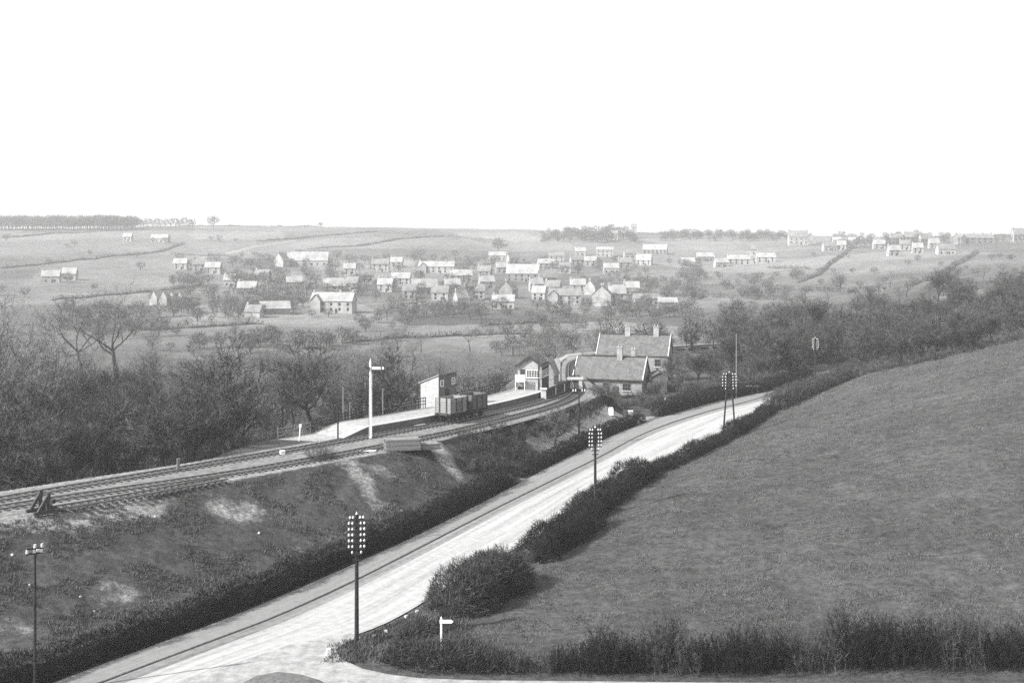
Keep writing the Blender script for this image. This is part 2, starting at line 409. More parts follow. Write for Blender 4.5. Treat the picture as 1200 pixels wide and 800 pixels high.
# ------------------------------------------------------------------ road, path, side road
def ribbon(name, A, B, zf, m, dz=0.0, cross=6, kind='structure'):
    mb = MB(); n = len(A)
    for i in range(n):
        for k in range(cross+1):
            t = k/cross; x = A[i,0]*(1-t)+B[i,0]*t; y = A[i,1]*(1-t)+B[i,1]*t
            mb.v.append((x, y, float(zf(y))+dz))
    for i in range(n-1):
        for k in range(cross):
            a = i*(cross+1)+k; mb.f.append((a, a+1, a+cross+2, a+cross+1))
    o = mb.build(name, m); me_ = o.data; wdt = float(np.linalg.norm(A[n//2]-B[n//2]))
    dd = np.r_[0, np.cumsum(np.linalg.norm(np.diff(A, axis=0), axis=1))]; uv = me_.uv_layers.new(name='metres')
    for lp in me_.loops: i_, k_ = divmod(lp.vertex_index, cross+1); uv.data[lp.index].uv = (k_/cross*wdt, dd[i_])
    for p in o.data.polygons: p.use_smooth = True
    if kind: o['kind'] = kind
    return o
def road_mat(name, a, b, rut, sc=.8, space='UV'):
    m = bpy.data.materials.new(name); m.use_nodes = True; t = m.node_tree; n = t.nodes; l = t.links
    p = n['Principled BSDF']; p.inputs['Roughness'].default_value = .95; p.inputs['Specular IOR Level'].default_value = .1
    co = n.new('ShaderNodeTexCoord')
    def noise(s, st, d=7):
        q = n.new('ShaderNodeTexNoise'); q.inputs['Scale'].default_value = s; q.inputs['Detail'].default_value = d; q.inputs['Roughness'].default_value = .7
        g_ = n.new('ShaderNodeMapping'); g_.inputs['Scale'].default_value = st
        l.new(co.outputs[space], g_.inputs[0]); l.new(g_.outputs[0], q.inputs[0]); return q
    n1 = noise(sc, (1, 1, 1)); n2 = noise(1.0, (1.1, .035, 1), 4)
    cr = n.new('ShaderNodeValToRGB'); cr.color_ramp.elements[0].position = .36; cr.color_ramp.elements[1].position = .6
    cr.color_ramp.elements[0].color = grey(a); cr.color_ramp.elements[1].color = grey(b)
    ad = n.new('ShaderNodeMath'); ad.operation = 'MULTIPLY_ADD'; ad.inputs[1].default_value = rut; l.new(n2.outputs[0], ad.inputs[0])
    sb = n.new('ShaderNodeMath'); sb.operation = 'MULTIPLY'; sb.inputs[1].default_value = 1-rut; l.new(n1.outputs[0], sb.inputs[0]); l.new(sb.outputs[0], ad.inputs[2])
    l.new(ad.outputs[0], cr.inputs[0]); l.new(cr.outputs[0], p.inputs['Base Color'])
    bu = n.new('ShaderNodeBump'); bu.inputs['Strength'].default_value = .4; bu.inputs['Distance'].default_value = .05
    l.new(n1.outputs[0], bu.inputs['Height']); l.new(bu.outputs[0], p.inputs['Normal'])
    return m
M['road'] = road_mat('chalk_road', .22, .39, .6, 1.5); M['side'] = road_mat('side_road_grit', .18, .33, .1, 1.2, 'Object'); M['foot'] = road_mat('footpath_gravel', .15, .22, .5, 1.2); M['gutter'] = road_mat('gutter', .10, .24, .6, 1.5)
M['verge'] = mat('verge_grass', .07, .15, 2.5, bump=.5)
ribbon('road', offs(KERB, -.0)+0, RIGHT, zr, M['road'], .02)
ribbon('footpath', PATH, offs(KERB, 1.25), zr, M['foot'], .115, 3)
# kerb with a real step, and the gritty gutter next to it
kb = MB()
K0 = offs(KERB, 1.25); K1 = offs(KERB, 1.10)
for i in range(NR-1):
    z0, z1 = float(zr(K0[i,1])), float(zr(K0[i+1,1]))
    a, b, c, d = K0[i], K1[i], K1[i+1], K0[i+1]
    kb.quad((*a, z0+.13), (*b, z0+.13), (*c, z1+.13), (*d, z1+.13)); kb.quad((*b, z0+.13), (*b, z0), (*c, z1), (*c, z1+.13))
o = kb.build('kerb', mat('kerb_stone', .10, .18, 3)); o['kind'] = 'structure'
ribbon('gutter', offs(KERB, 1.1), offs(KERB, -.15), zr, M['gutter'], .026, 3)
# side road with its bell mouth
def poly_sheet(name, pts, z, m, sub=1.0):
    mb = MB(); mb.v = [(x, y, z) for x, y in pts]; mb.f = [tuple(range(len(pts)))]
    o = mb.build(name, m); o['kind'] = 'structure'; return o
J = [unz(a, b, lambda Y: 0) for a, b in ((424,747),(405,752),(393,761),(400,772),(424,783),(455,790),(492,794.5),(560,797))]
side = [(-13.5, 79.3), J[0]] + J[1:]
side = [(J[0][0]-1.0, J[0][1]+1.0)] + [J[0]] + J[1:] + [(18,72.75),(60,72.7),(120,72.6),(120,68.2),(60,67.8),(0,67.6),(-8,67.2),(-14,64.5),(-19,60),(-29,58),(-21.5,73.5),(-16.0,80.0)]
poly_sheet('side_road', side, .026, M['side'])
# grass island, lower left of the junction
isl = [unz(a, b, lambda Y: 0) for a, b in ((284,800),(300,792),(325,787),(352,790),(375,797),(390,806),(380,830),(300,830))]
mb = MB(); n = len(isl); cx = sum(p[0] for p in isl)/n; cy = sum(p[1] for p in isl)/n
mb.v = [(x, y, .03) for x, y in isl] + [(cx+(x-cx)*.85, cy+(y-cy)*.85, .16) for x, y in isl] + [(cx, cy, .3)]
for i in range(n): j = (i+1) % n; mb.f.append((i, j, n+j, n+i)); mb.f.append((n+i, n+j, 2*n))
o = mb.build('verge', M['verge']); o['kind'] = 'structure'

# ------------------------------------------------------------------ vegetation builders
def rv(r): 
    while True:
        v = Vector((r.uniform(-1,1), r.uniform(-1,1), r.uniform(-1,1)))
        if .05 < v.length < 1: return v.normalized()
def strip_q(mb, a, d, L, wd, r):
    u = d.cross(rv(r))
    if u.length < 1e-3: return
    u.normalize(); u *= wd/2; b = a + d*L
    n = len(mb.v)
    for q in (a-u, a+u, b+u*.3, b-u*.3): mb.v.append((q.x, q.y, q.z))
    mb.f.append((n, n+1, n+2, n+3))
def make_tree(seed, Ht=12.0, spread=.9, twigs=9, tw=.03, levels=4, low=.28, kids_=(5,4,4,3), up=.25, sides=(6,5,3,3), tl=.9):
    r = random.Random(seed); wood = MB(); crown = MB()
    def limb(p, d, L, r0, lv):
        nseg = 5 if lv < 2 else 3
        pts = [p.copy()]; dirs = [d.copy()]
        for i in range(nseg):
            d = (d + rv(r)*(.16+.07*lv) + Vector((0,0,up*.4 if lv else .1))).normalized()
            p = p + d*(L/nseg); pts.append(p.copy()); dirs.append(d.copy())
        for i in range(nseg):
            ra = r0*(1-.6*i/nseg); rb = r0*(1-.6*(i+1)/nseg)
            (wood if lv < 3 else crown).tube(pts[i], pts[i+1], ra, rb, sides[min(lv,3)], cap=False)
        if lv >= levels-1 or lv >= 2:
            nt_ = twigs if lv >= levels-1 else twigs//3
            for k in range(nt_):
                t = r.uniform(.15, 1)*nseg; i = min(nseg-1, int(t)); q = pts[i].lerp(pts[i+1], t-i)
                dd = (dirs[i+1] + rv(r)*.95 + Vector((0,0,.15))).normalized(); ll = tl*r.uniform(.5, 1.2)
                strip_q(crown, q, dd, ll, tw, r)
                for j in range(3):
                    q2 = q+dd*(ll*r.uniform(.3, 1)); strip_q(crown, q2, (dd+rv(r)*.9).normalized(), ll*.6, tw*.7, r)
        if lv < levels-1:
            nk = kids_[lv]
            for k in range(nk):
                t = (r.uniform(.35 if lv else .55, 1))*nseg
                if k == 0: t = nseg-.01
                i = min(nseg-1, int(t)); q = pts[i].lerp(pts[i+1], t-i)
                ang = 2*math.pi*(k+r.random()*.6)/nk
                side_ = Vector((math.cos(ang), math.sin(ang), r.uniform(-.1, .5)))
                dd = (dirs[i+1]*(.55 if k else 1.2) + side_*spread*(1 if k else .3)).normalized()
                limb(q, dd, L*r.uniform(.6, .85)*(1 if lv else 1.05), r0*(1-.6*t/nseg)*r.uniform(.6,.8), lv+1)
    limb(Vector((0,0,-.4)), Vector((r.uniform(-.08,.08), r.uniform(-.08,.08), 1)).normalized(), Ht*low+.4+Ht*.12, Ht*.027, 0)
    return wood, crown
def norm_h(mbs, Ht):
    zs = max(v[2] for m_ in mbs for v in m_.v); k = Ht/zs
    for m_ in mbs: m_.v = [(x*k, y*k, z*k) for x, y, z in m_.v]
TREES = []
for s, kw in enumerate((dict(spread=1.0), dict(spread=.75, low=.34), dict(spread=1.2, low=.22), dict(spread=.9, kids_=(6,4,4,3)), dict(spread=.65, low=.3, up=.4))):
    a, b = make_tree(100+s, 12, tw=.034, twigs=8, **kw); norm_h((a, b), 12); TREES.append((a.mesh('trunk'), b.mesh('crown')))
    TREES[-1][0].materials.append(M['bark']); TREES[-1][1].materials.append(M['twig'])
TREES_D = []
for s in range(4):
    a, b = make_tree(200+s, 9, tw=.05, twigs=10, spread=1.1-.15*s, low=.16, kids_=(6,5,4,2)); norm_h((a, b), 9); TREES_D.append((a.mesh('trunk'), b.mesh('crown')))
    TREES_D[-1][0].materials.append(M['bark']); TREES_D[-1][1].materials.append(M['twig_dark'])
TREES_S = []
for s in range(3):
    a, b = make_tree(260+s, 6, tw=.045, twigs=12, spread=1.2-.15*s, low=.2, kids_=(6,5,4,2), tl=.5); norm_h((a, b), 6); TREES_S.append((a.mesh('trunk'), b.mesh('crown')))
    TREES_S[-1][0].materials.append(M['bark']); TREES_S[-1][1].materials.append(M['twig'])
FTREES = []
for s in range(6):
    a, b = make_tree(300+s, 10, tw=.16, twigs=5, levels=3, spread=.75+.1*s, low=.25, kids_=(7,6,0), sides=(4,3,3,3), tl=2.0); norm_h((a, b), 10)
    k = len(a.v); a.v += b.v; a.f += [tuple(i+k for i in f) for f in b.f]; m_ = a.mesh('bare_tree'); m_.materials.append(M['twig']); FTREES.append(m_)
def make_shrub(seed, rad=1.6, ht=2.4, stems=90, tw=.03, k=5, lean=.8):
    r = random.Random(seed); mb = MB()
    for i in range(stems):
        a = r.uniform(0, 2*math.pi); rr = rad*math.sqrt(r.random())*.55
        p = Vector((rr*math.cos(a), rr*math.sin(a), -.1)); d = Vector((math.cos(a)*r.uniform(0,lean), math.sin(a)*r.uniform(0,lean), 1)).normalized(); L = ht*r.uniform(.55, 1.05)
        for s in range(3):
            strip_q(mb, p, d, L/3*1.05, tw*(1-.2*s), r)
            for j in range(k): strip_q(mb, p+d*(L/3*r.random()), (d+rv(r)*1.0).normalized(), L*.24*r.uniform(.5,1.2), tw*.7, r)
            p = p+d*(L/3); d = (d+rv(r)*.3).normalized()
    return mb
SHRUBS = [make_shrub(400+i).mesh('shrub') for i in range(4)]
for m_ in SHRUBS: m_.materials.append(M['twig_dark'])
SHR_P = [make_shrub(420+i, tw=.04).mesh('shrub') for i in range(3)]
for m_ in SHR_P: m_.materials.append(M['twig'])

_used = set()
def tree(x, y, ht, var, label, group=None, lib=None, name='bare_tree', z=None, cat='tree', rz=None):
    lib = lib or TREES; a, b = lib[var % len(lib)]; h0 = 12.0 if lib is TREES else (6.0 if lib is TREES_S else 9.0)
    o = empty(name, (x, y, (gz(x, y) if z is None else z)), R.uniform(0, 6.28) if rz is None else rz)
    s = ht/h0; o.scale = (s, s, s)
    link('trunk', a, None, o); link('crown', b, None, o)
    return tag(o, label, cat, group)
def single(me_, x, y, s, label, group=None, name='shrub', cat='shrub', z=None, sz=None):
    o = bpy.data.objects.new(name, me_); col.objects.link(o); o.location = (x, y, (gz(x, y) if z is None else z)); o.rotation_euler = (0, 0, R.uniform(0, 6.28))
    o.scale = (s, s, s*(sz or 1)); return tag(o, label, cat, group)

def hedge(name, P, wd, ht, dens, label, cat='hedge', group=None, mcore='hedge_core', mleaf='hedge', tw=.05, L=.4, seed=1, gap=None, lump=.35, z_of=None, step=.8):
    """lumpy core hull plus sprays of twigs, one mesh each under the hedge"""
    r = random.Random(seed); P = np.array(P, float)
    n = max(4, int(np.linalg.norm(np.diff(P, axis=0), axis=1).sum()/step)); Q = resample(P, n); N = normals(Q)
    zb = terrain(Q[:,0], Q[:,1]) 
    hs = ht*(1-lump+2*lump*fbm(np.arange(n)*step/4.0+seed*9, np.zeros(n), seed)) ; ws_ = wd*(.75+.5*fbm(np.arange(n)*step/2.3, np.ones(n), seed+3))
    if gap: hs = hs*np.array([gap(i/n) for i in range(n)])
    core = MB(); sec = [(-.5,-.1),(-.52,.35),(-.42,.72),(-.18,.95),(.18,.95),(.42,.72),(.52,.35),(.5,-.1)]; K = len(sec)
    LU = np.array([[.70+.55*float(vnoise(i*step/1.4+seed*5, k*.75, seed+20)) for k in range(len(sec))] for i in range(n)])
    for i in range(n):
        for kk_, (u, v) in enumerate(sec):
            j = LU[i, kk_]
            e_ = .35+.65*min(1, min(i, n-1-i)/3); core.v.append((Q[i,0]+N[i,0]*u*ws_[i]*j*.66*e_, Q[i,1]+N[i,1]*u*ws_[i]*j*.66*e_, zb[i]-.15+v*hs[i]*.68*e_*(j if v > 0 else 1)))
    for i in range(n-1):
        for k in range(K-1): a = i*K+k; core.f.append((a, a+K, a+K+1, a+1))
    core.f.append(tuple(range(K))); core.f.append(tuple((n-1)*K+K-1-k for k in range(K)))
    lf = MB()
    for i in range(n-1):
        for _ in range(int(dens*2.2*step*(.4+.6*hs[i]/ht))):
            t = r.random(); k = r.uniform(0, K-1); kk = int(k); fk = k-kk
            u = sec[kk][0]*(1-fk)+sec[kk+1][0]*fk; v = sec[kk][1]*(1-fk)+sec[kk+1][1]*fk
            w0 = ws_[i]*(1-t)+ws_[i+1]*t; h0 = hs[i]*(1-t)+hs[i+1]*t; sc_ = r.uniform(.72, 1.0)*(LU[i, kk]*(1-fk)+LU[i, min(K-1, kk+1)]*fk)*1.08
            nx, ny = N[i]; q = Q[i]*(1-t)+Q[i+1]*t; sc_ *= .5+.5*min(1, (min(i, n-2-i)+t)/2.0)**.5
            p = Vector((q[0]+nx*u*w0*sc_, q[1]+ny*u*w0*sc_, zb[i]*(1-t)+zb[i+1]*t+max(0,v)*h0*sc_*.9))
            out = Vector((nx*u*2, ny*u*2, .3+max(0,v)*1.1)); d = (out.normalized()+rv(r)*.8).normalized()
            if d.z < -.2: d.z = -d.z
            strip_q(lf, p, d, L*r.uniform(.4, 1.4), tw*r.uniform(.6, 1.4), r)
    o = empty(name, (0, 0, 0)); x0, y0 = Q[n//2]; 
    c = core.build('stems', M[mcore], o); f = lf.build('foliage', M[mleaf], o)
    b = Vector((x0, y0, zb[n//2])); o.location = b; c.location = -b; f.location = -b
    return tag(o, label, cat, group)

# ------------------------------------------------------------------ railway
def track(name, L, a, b, label, ns=100):
    """rails and sleepers between arc fractions a..b of the centre line"""
    n = len(L); Q = L[int(a*n):int(b*n)]; N = normals(Q); i0 = int(np.argmin(np.abs(Q[:,1]-125)))
    org = Vector((Q[i0,0], Q[i0,1], 5.76)); o = empty(name, org)
    for s in (-1, 1):
        mb = MB(); P = Q + N*s*.7525
        for i in range(len(P)-1): mb.beam((P[i,0]-org.x, P[i,1]-org.y, .17), (P[i+1,0]-org.x, P[i+1,1]-org.y, .17), .09, .15)
        mb.build('rail', M['rail'], o)
    d = np.r_[0, np.cumsum(np.linalg.norm(np.diff(Q, axis=0), axis=1))]
    sm = MB().box((0,0,.03), (2.7,.26,.14)).mesh('sleeper'); sm.materials.append(M['sleeper'])
    ts = np.arange(.5, d[-1], .78); T = []
    for t in ts:
        x = np.interp(t, d, Q[:,0]); y = np.interp(t, d, Q[:,1]); j = min(len(Q)-1, int(np.searchsorted(d, t))); T.append((x, y, math.atan2(N[j,1], N[j,0])))
    vis = [q for q in T if 86 < q[1] < 200]; vis = vis[:ns]
    rest = [q for q in T if q not in vis]
    for x, y, an in vis:
        s = link('sleeper', sm, None, o); s.location = (x-org.x, y-org.y, R.uniform(-.01,.01)); s.rotation_euler = (0, 0, an+R.uniform(-.01,.01))
    if rest:
        mb = MB()
        for x, y, an in rest: mb.box((x-org.x, y-org.y, .03), (2.7,.26,.14), an)
        q = mb.build('sleepers', M['sleeper'], o); q['kind'] = 'stuff'
    return tag(o, label, 'railway track', 'running lines past the platform')
track('railway_track', FARL, 0, 1, 'far running line that curves past the platform and carries the two wagons')
track('railway_track', NEARL, 0, 1, 'near running line on the side of the road that joins the other before the buildings')
# short siding ending at the buffer stop
SL = resample(smooth(catmull([rp(52,596),rp(95,589),rp(150,580),rp(215,567.5),rp(262,559)]), 4), 60)
track('railway_track', SL, 0, 1, 'short siding nearest the grassy slope that ends at the buffer stop')
# ballast sheet under the tracks
def ballast_mat():
    return mat('ballast', .09, .22, 1.6, rough=1, bump=.5)
M['ballast'] = ballast_mat()
bl = MB(); n = len(MID); NN = normals(MID)
MIDs = resample(MID, 240); NN = normals(MIDs)
for i in range(240):
    hw = float(np.interp(MIDs[i,1], [0,150,185,200,300], [4.9,4.3,3.2,2.3,2.2]))
    for u, z in ((-1.12,5.68),(-1,5.78),(-.5,5.785),(0,5.78),(.5,5.785),(1,5.78),(1.12,5.68)): bl.v.append((MIDs[i,0]+NN[i,0]*u*hw, MIDs[i,1]+NN[i,1]*u*hw, z))
for i in range(239):
    for k in range(6): a = i*7+k; bl.f.append((a+1, a, a+7, a+8))
o = bl.build('trackbed', M['ballast']); o['kind'] = 'structure'

# buffer stop: two raking timber frames with a beam between them
bx, by = rp(48, 602); tdir = math.atan2(*(SL[3]-SL[0])[::-1])
def buffer_stop():
    o = empty('buffer_stop', (SL[0,0], SL[0,1], 5.78), tdir); o.scale = (.66, .8, .8)
    for s in (-1, 1):
        mb = MB(); y = s*1.0
        mb.beam((0.0,y,-.1), (0.0,y,2.2), .42, .42); mb.beam((-1.5,y,-.05), (.05,y,1.95), .34, .34); mb.beam((-1.9,y,.1), (1.5,y,.1), .36, .36)
        mb.beam((.75,y,.1), (.1,y,1.2), .26, .26)
        mb.build('upright_frame', M['timber_dark'], o)
    MB().box((.24,0,1.15), (.3,2.7,.55)).build('beam', M['timber'], o)
    for s in (-1,1): MB().tube((.38,s*.85,1.15),(.85,s*.85,1.15),.16,.16,8).tube((.85,s*.85,1.15),(.95,s*.85,1.15),.26,.26,10).build('buffer', M['iron'], o)
    return tag(o, 'dark timber buffer stop with raking struts at the end of the siding', 'buffer stop')
buffer_stop()

# platform
PT = resample(FARL, 600)
def plat():
    o = empty('platform', (0,0,0)); F_ = FARL; N = normals(F_)
    i0 = int(np.argmin(np.abs(F_[:,1]-134.2))); i1 = int(np.argmin(np.abs(F_[:,1]-176.5)))
    Q = F_[i0:i1+1]; NQ = N[i0:i1+1]; m = len(Q); org = Vector((Q[m//2,0], Q[m//2,1], 5.7))
    d = np.r_[0, np.cumsum(np.linalg.norm(np.diff(Q, axis=0), axis=1))]
    top = MB(); face = MB(); cop = MB()
    W = 5.6; zt = np.interp(d, [0, 4.0, 5], [.12, 1.02, 1.05])
    E = Q+NQ*1.75; E2 = Q+NQ*2.25; B_ = Q+NQ*(1.75+W)
    for i in range(m-1):
        za, zb = zt[i], zt[i+1]
        P = lambda A, k, z: (A[k,0]-org.x, A[k,1]-org.y, z)
        top.quad(P(E2,i,za), P(E2,i+1,zb), P(B_,i+1,zb+.02), P(B_,i,za+.02))
        cop.quad(P(E,i,za+.03), P(E,i+1,zb+.03), P(E2,i+1,zb+.03), P(E2,i,za+.03)); cop.quad(P(E,i,za+.03), P(E,i,za-.1), P(E,i+1,zb-.1), P(E,i+1,zb+.03)); cop.quad(P(E2,i,za+.03), P(E2,i+1,zb+.03), P(E2,i+1,zb-.05), P(E2,i,za-.05))
        E3 = Q+NQ*1.83
        face.quad(P(E3,i,za-.1), P(E3,i,-.3), P(E3,i+1,-.3), P(E3,i+1,zb-.1)); face.quad(P(B_,i,za+.02), P(B_,i+1,zb+.02), P(B_,i+1,-.5), P(B_,i,-.5))
    face.quad(P(E3,0,zt[0]), P(B_,0,zt[0]), P(B_,0,-.5), P(E3,0,-.5)); face.quad(P(E3,m-1,zt[-1]), P(E3,m-1,-.5), P(B_,m-1,-.5), P(B_,m-1,zt[-1]))
    # splayed foot of the ramp
    a = P(E2,0,.10); b = P(B_,0,.12); t = Q[0]-Q[2]; t = t/np.linalg.norm(t)
    top.quad((a[0]+t[0]*3.2, a[1]+t[1]*3.2, .06), a, b, (b[0]+t[0]*5.5, b[1]+t[1]*5.5, .07))
    o.location = org
    top.build('deck', M['platform'], o); cop.build('coping', M['coping'], o); face.build('face_wall', M['brickw'], o)
    return tag(o, 'long pale gravel station platform with ramped end and dark face wall', 'platform'), Q, NQ, org
plat_o, PQ, PN, porg = plat()
def on_plat(t, off):   # t fraction along, off metres from the rear edge (negative = onto platform)
    i = int(t*(len(PQ)-1)); p = PQ[i]+PN[i]*(1.75+5.6+off); return (p[0], p[1]), math.atan2(PN[i,1], PN[i,0])
# platform fence : posts and wires, tall posts
def pfence(t0, t1, k, label, ph=1.45, mname='post', off=.2, rails=3, vertical=True):
    pts = [on_plat(t0+(t1-t0)*i/k, off)[0] for i in range(k+1)]; org = Vector((pts[0][0], pts[0][1], 6.75)); o = empty('platform_fence', org)
    rl = MB()
    for i, (x, y) in enumerate(pts):
        zl = 6.75 if t0 > .02 else 6.0+.75*min(1, i/(k*.5)); MB().box((x-org.x, y-org.y, zl-6.75+ph/2-.3), (.12,.12,ph+.6)).build('post', M[mname], o)
        if i < k:
            x2, y2 = pts[i+1]; z2 = 6.75 if t0 > .02 else 6.0+.75*min(1, (i+1)/(k*.5))
            for h in range(rails): hh = ph*(.35+.3*h); rl.beam((x-org.x, y-org.y, zl-6.75+hh), (x2-org.x, y2-org.y, z2-6.75+hh), .06, .09)
            if vertical:
                L_ = math.hypot(x2-x, y2-y); m_ = int(L_/.5)
                for j in range(1, m_): u = j/m_; rl.box((x+(x2-x)*u-org.x, y+(y2-y)*u-org.y, zl-6.75+ph*.45), (.09,.09,ph*1.0))
    rl.build('pales', M[mname], o); return tag(o, label, 'fence')
pfence(.0, .44, 12, 'dark timber paling fence along the back of the platform ramp')
pfence(.60, .93, 8, 'grey timber paling fence behind the platform between hut and signal box')
# crooked handrail down the ramp end
e0, e1 = PQ[0]+PN[0]*7.7, PQ[0]+PN[0]*7.7+(PQ[0]-PQ[3])/np.linalg.norm(PQ[0]-PQ[3])*5.2
o = empty('ramp_railing', (e0[0], e0[1], 6.0))
for k in range(5):
    u = k/4; x, y = (e1-e0)*u; MB().box((x, y, .5), (.12,.12,1.5)).build('post', M['timber'], o)
dx, dy = (e1-e0)
MB().beam((0,0,1.15),(dx,dy,.95),.08,.1).beam((0,0,.65),(dx,dy,.5),.08,.1).build('rail', M['timber'], o)
MB().beam((dx*.1,dy*.1,1.1),(dx*.98,dy*.98,.0),.09,.12).build('brace', M['timber'], o)
tag(o, 'pale sloping handrail at the foot of the platform ramp', 'railing')
# tall posts standing along the back of the platform
for px, base_py, top_py, lab in ((448.5,487,455,'thin upright post on the platform back, beside the signal mast'),(402,492,453,'thin dark post standing at the platform ramp fence'),(410,488,462,'short post next to the ramp fence'),
                            (488.5,470,453,'upright post left of the lean-to hut'),(559,459,442,'upright post right of the second wagon'),(588,454,442,'upright post behind the platform near the signal box')):
    Y = (H0-6.7)*FP/(base_py-300); x = (px-600)/FP*Y; h = (base_py-top_py)*Y/FP
    o = empty('post', (x, Y, min(6.7, gz(x, Y)+.8))); MB().box((0,0,h/2-.4),(.16,.16,h+.8)).build('shaft', M['timber'], o); MB().box((0,0,h+.06),(.24,.24,.1)).build('cap', M['timber'], o)
    tag(o, lab, 'post')

# signal mast
def signal():
    x, Y = rp(434, 511.5); o = empty('signal_post', (x, Y, 5.72)); h = 9.1
    MB().box((0,0,h/2), (.32,.32,h), 0, .7).build('mast', M['white'], o)
    MB().tube((0,0,h),(0,0,h+.25),.16,.14,8).tube((0,0,h+.25),(0,0,h+.75),.09,.01,8).build('finial', M['white'], o)
    a = MB().box((.95,-.22,h-.45), (1.45,.06,.30)); a.build('signal_arm', M['white'], o)
    MB().box((-.28,-.22,h-.47),(.5,.06,.34)).tube((-.4,-.26,h-.47),(-.4,-.18,h-.47),.15,.15,10).build('spectacle', M['iron'], o)
    MB().box((1.35,-.26,h-.45),(.14,.02,.30)).build('arm_stripe', M['iron'], o)
    MB().tube((-.17,-.2,.4),(-.17,-.2,h-.5),.02,.02,4).build('wire', M['iron'], o)
    ld = MB()
    for s in (-.16,.16): ld.tube((s,.32,0),(s,.32,h-1.2),.02,.02,4)
    for k in range(24): ld.tube((-.16,.32,.3+k*.32),(.16,.32,.3+k*.32),.015,.015,4)
    ld.build('ladder', M['white'], o)
    MB().box((-.25,0,h*.72),(.25,.25,.4)).build('lamp', M['iron'], o)
    tag(o, 'tall white semaphore signal with its arm pointing right, between the tracks and ramp', 'signal')
signal()

# wagons
def wagon(t_xy, an, label, pale):
    o = empty('coal_wagon', (t_xy[0], t_xy[1], 6.0), an); L, W = 3.5, 2.45; zb, zt = 1.25, 3.15
    body = MB()
    for s in (-1,1):
        body.box((0,s*W/2,(zb+zt)/2),(L,.09,zt-zb)); body.box((s*L/2,0,(zb+zt)/2),(.09,W-.1,zt-zb))
    body.box((0,0,zb-.05),(L,W,.1)); body.build('body', M['wagon_pale' if pale else 'wagon'], o)
    gl = MB()
    for s in (-1,1):
        for k in range(1,5): gl.box((0, s*(W/2+.05), zb+k*.32), (L,.012,.03)); gl.box((s*(L/2+.05),0,zb+k*.32),(.012,W-.1,.03))
    gl.build('plank_joints', M['dark'], o)
    for s in (-1,1):
        for x in (-L/2+.05,-.62,.62,L/2-.05): MB().box((x, s*(W/2+.085),(zb+zt)/2),(.12,.08,zt-zb+.04)).build('strap', M['iron'], o)
        for y in (-.6,.6): MB().box((s*(L/2+.09),y,(zb+zt)/2+.02),(.10,.16,zt-zb)).build('end_stanchion', M['iron'], o)
    for s in (-1,1): MB().box((0,s*(W/2+.06),zb+.75),(1.3,.02,1.35)).build('side_door', M['wagon'], o)
    fr = MB(); 
    for s in (-1,1): fr.box((0,s*.85,zb-.24),(L+.1,.14,.3)); fr.box((s*(L/2),0,zb-.24),(.14,W,.3))
    fr.build('underframe', M['timber_dark'], o)
    wd = MB().tube((-.02,0,0),(.02,0,0),.01,.01)
    for x in (-.98,.98):
        ws = empty('wheelset', (x,0,.46)); ws.parent = o; reg(o, ws)
        for s in (-1,1):
            MB().tube((0,s*.72,0),(0,s*.85,0),.46,.46,18).tube((0,s*.69,0),(0,s*.72,0),.52,.52,18).build('wheel', M['iron'], ws)
        MB().tube((0,-.9,0),(0,.9,0),.07,.07,8).build('axle', M['iron'], ws)
        for s in (-1,1): MB().box((x,s*1.0,.52),(.3,.2,.55)).box((x,s*1.0,.82),(.95,.1,.1)).build('axlebox', M['iron'], o)
    for e in (-1,1):
        for s in (-1,1): MB().tube((e*(L/2+.05),s*.86,zb-.2),(e*(L/2+.5),s*.86,zb-.2),.09,.07,8).tube((e*(L/2+.5),s*.86,zb-.2),(e*(L/2+.56),s*.86,zb-.2),.2,.2,12).build('buffer', M['iron'], o)
    MB().beam((-1.2,1.12,.55),(.9,1.12,.95),.05,.07).beam((-1.2,-1.12,.55),(.9,-1.12,.95),.05,.07).build('brake_lever', M['iron'], o)
    return tag(o, label, 'wagon', 'coal wagons on the line')
dF = np.r_[0, np.cumsum(np.linalg.norm(np.diff(FARL, axis=0), axis=1))]
def onF(Y): s = np.interp(Y, FARL[:,1], dF); p = lambda q: np.array([np.interp(q, dF, FARL[:,0]), np.interp(q, dF, FARL[:,1])]); d = p(s+1)-p(s-1); return p(s), math.atan2(d[1], d[0])
for Y, lab, pale in ((148.6,'left hand open coal wagon with a pale planked end, standing by the platform',True),(152.3,'right hand open coal wagon, darker planks, coupled behind the pale one',False)):
    p, an = onF(Y); wagon(p, an, lab, pale)

# sleeper stack and low timber stack on the near shoulder
def stack(px, py, L, rowsn, wn, an, label, cat='timber stack'):
    x, Y = rp(px, py-3); o = empty('sleeper_stack', (x, Y, max(5.62, gz(x, Y)+.02)), an)
    for k in range(rowsn):
        for j in range(wn):
            MB().box((R.uniform(-.12,.12), (j-(wn-1)/2)*.3, .09+k*.165), (L+R.uniform(-.15,.1),.26,.15)).build('sleeper', M['wagon_pale' if (k+j) % 3 else 'timber'], o)
    return tag(o, label, cat)
stack(471, 527, 4.0, 8, 6, math.radians(14), 'long neat stack of old sleepers beside the near track')
stack(503, 524.5, 2.2, 4, 6, math.radians(20), 'low dark stack of short timbers right of the sleeper stack')
x, Y = rp(362, 552); 
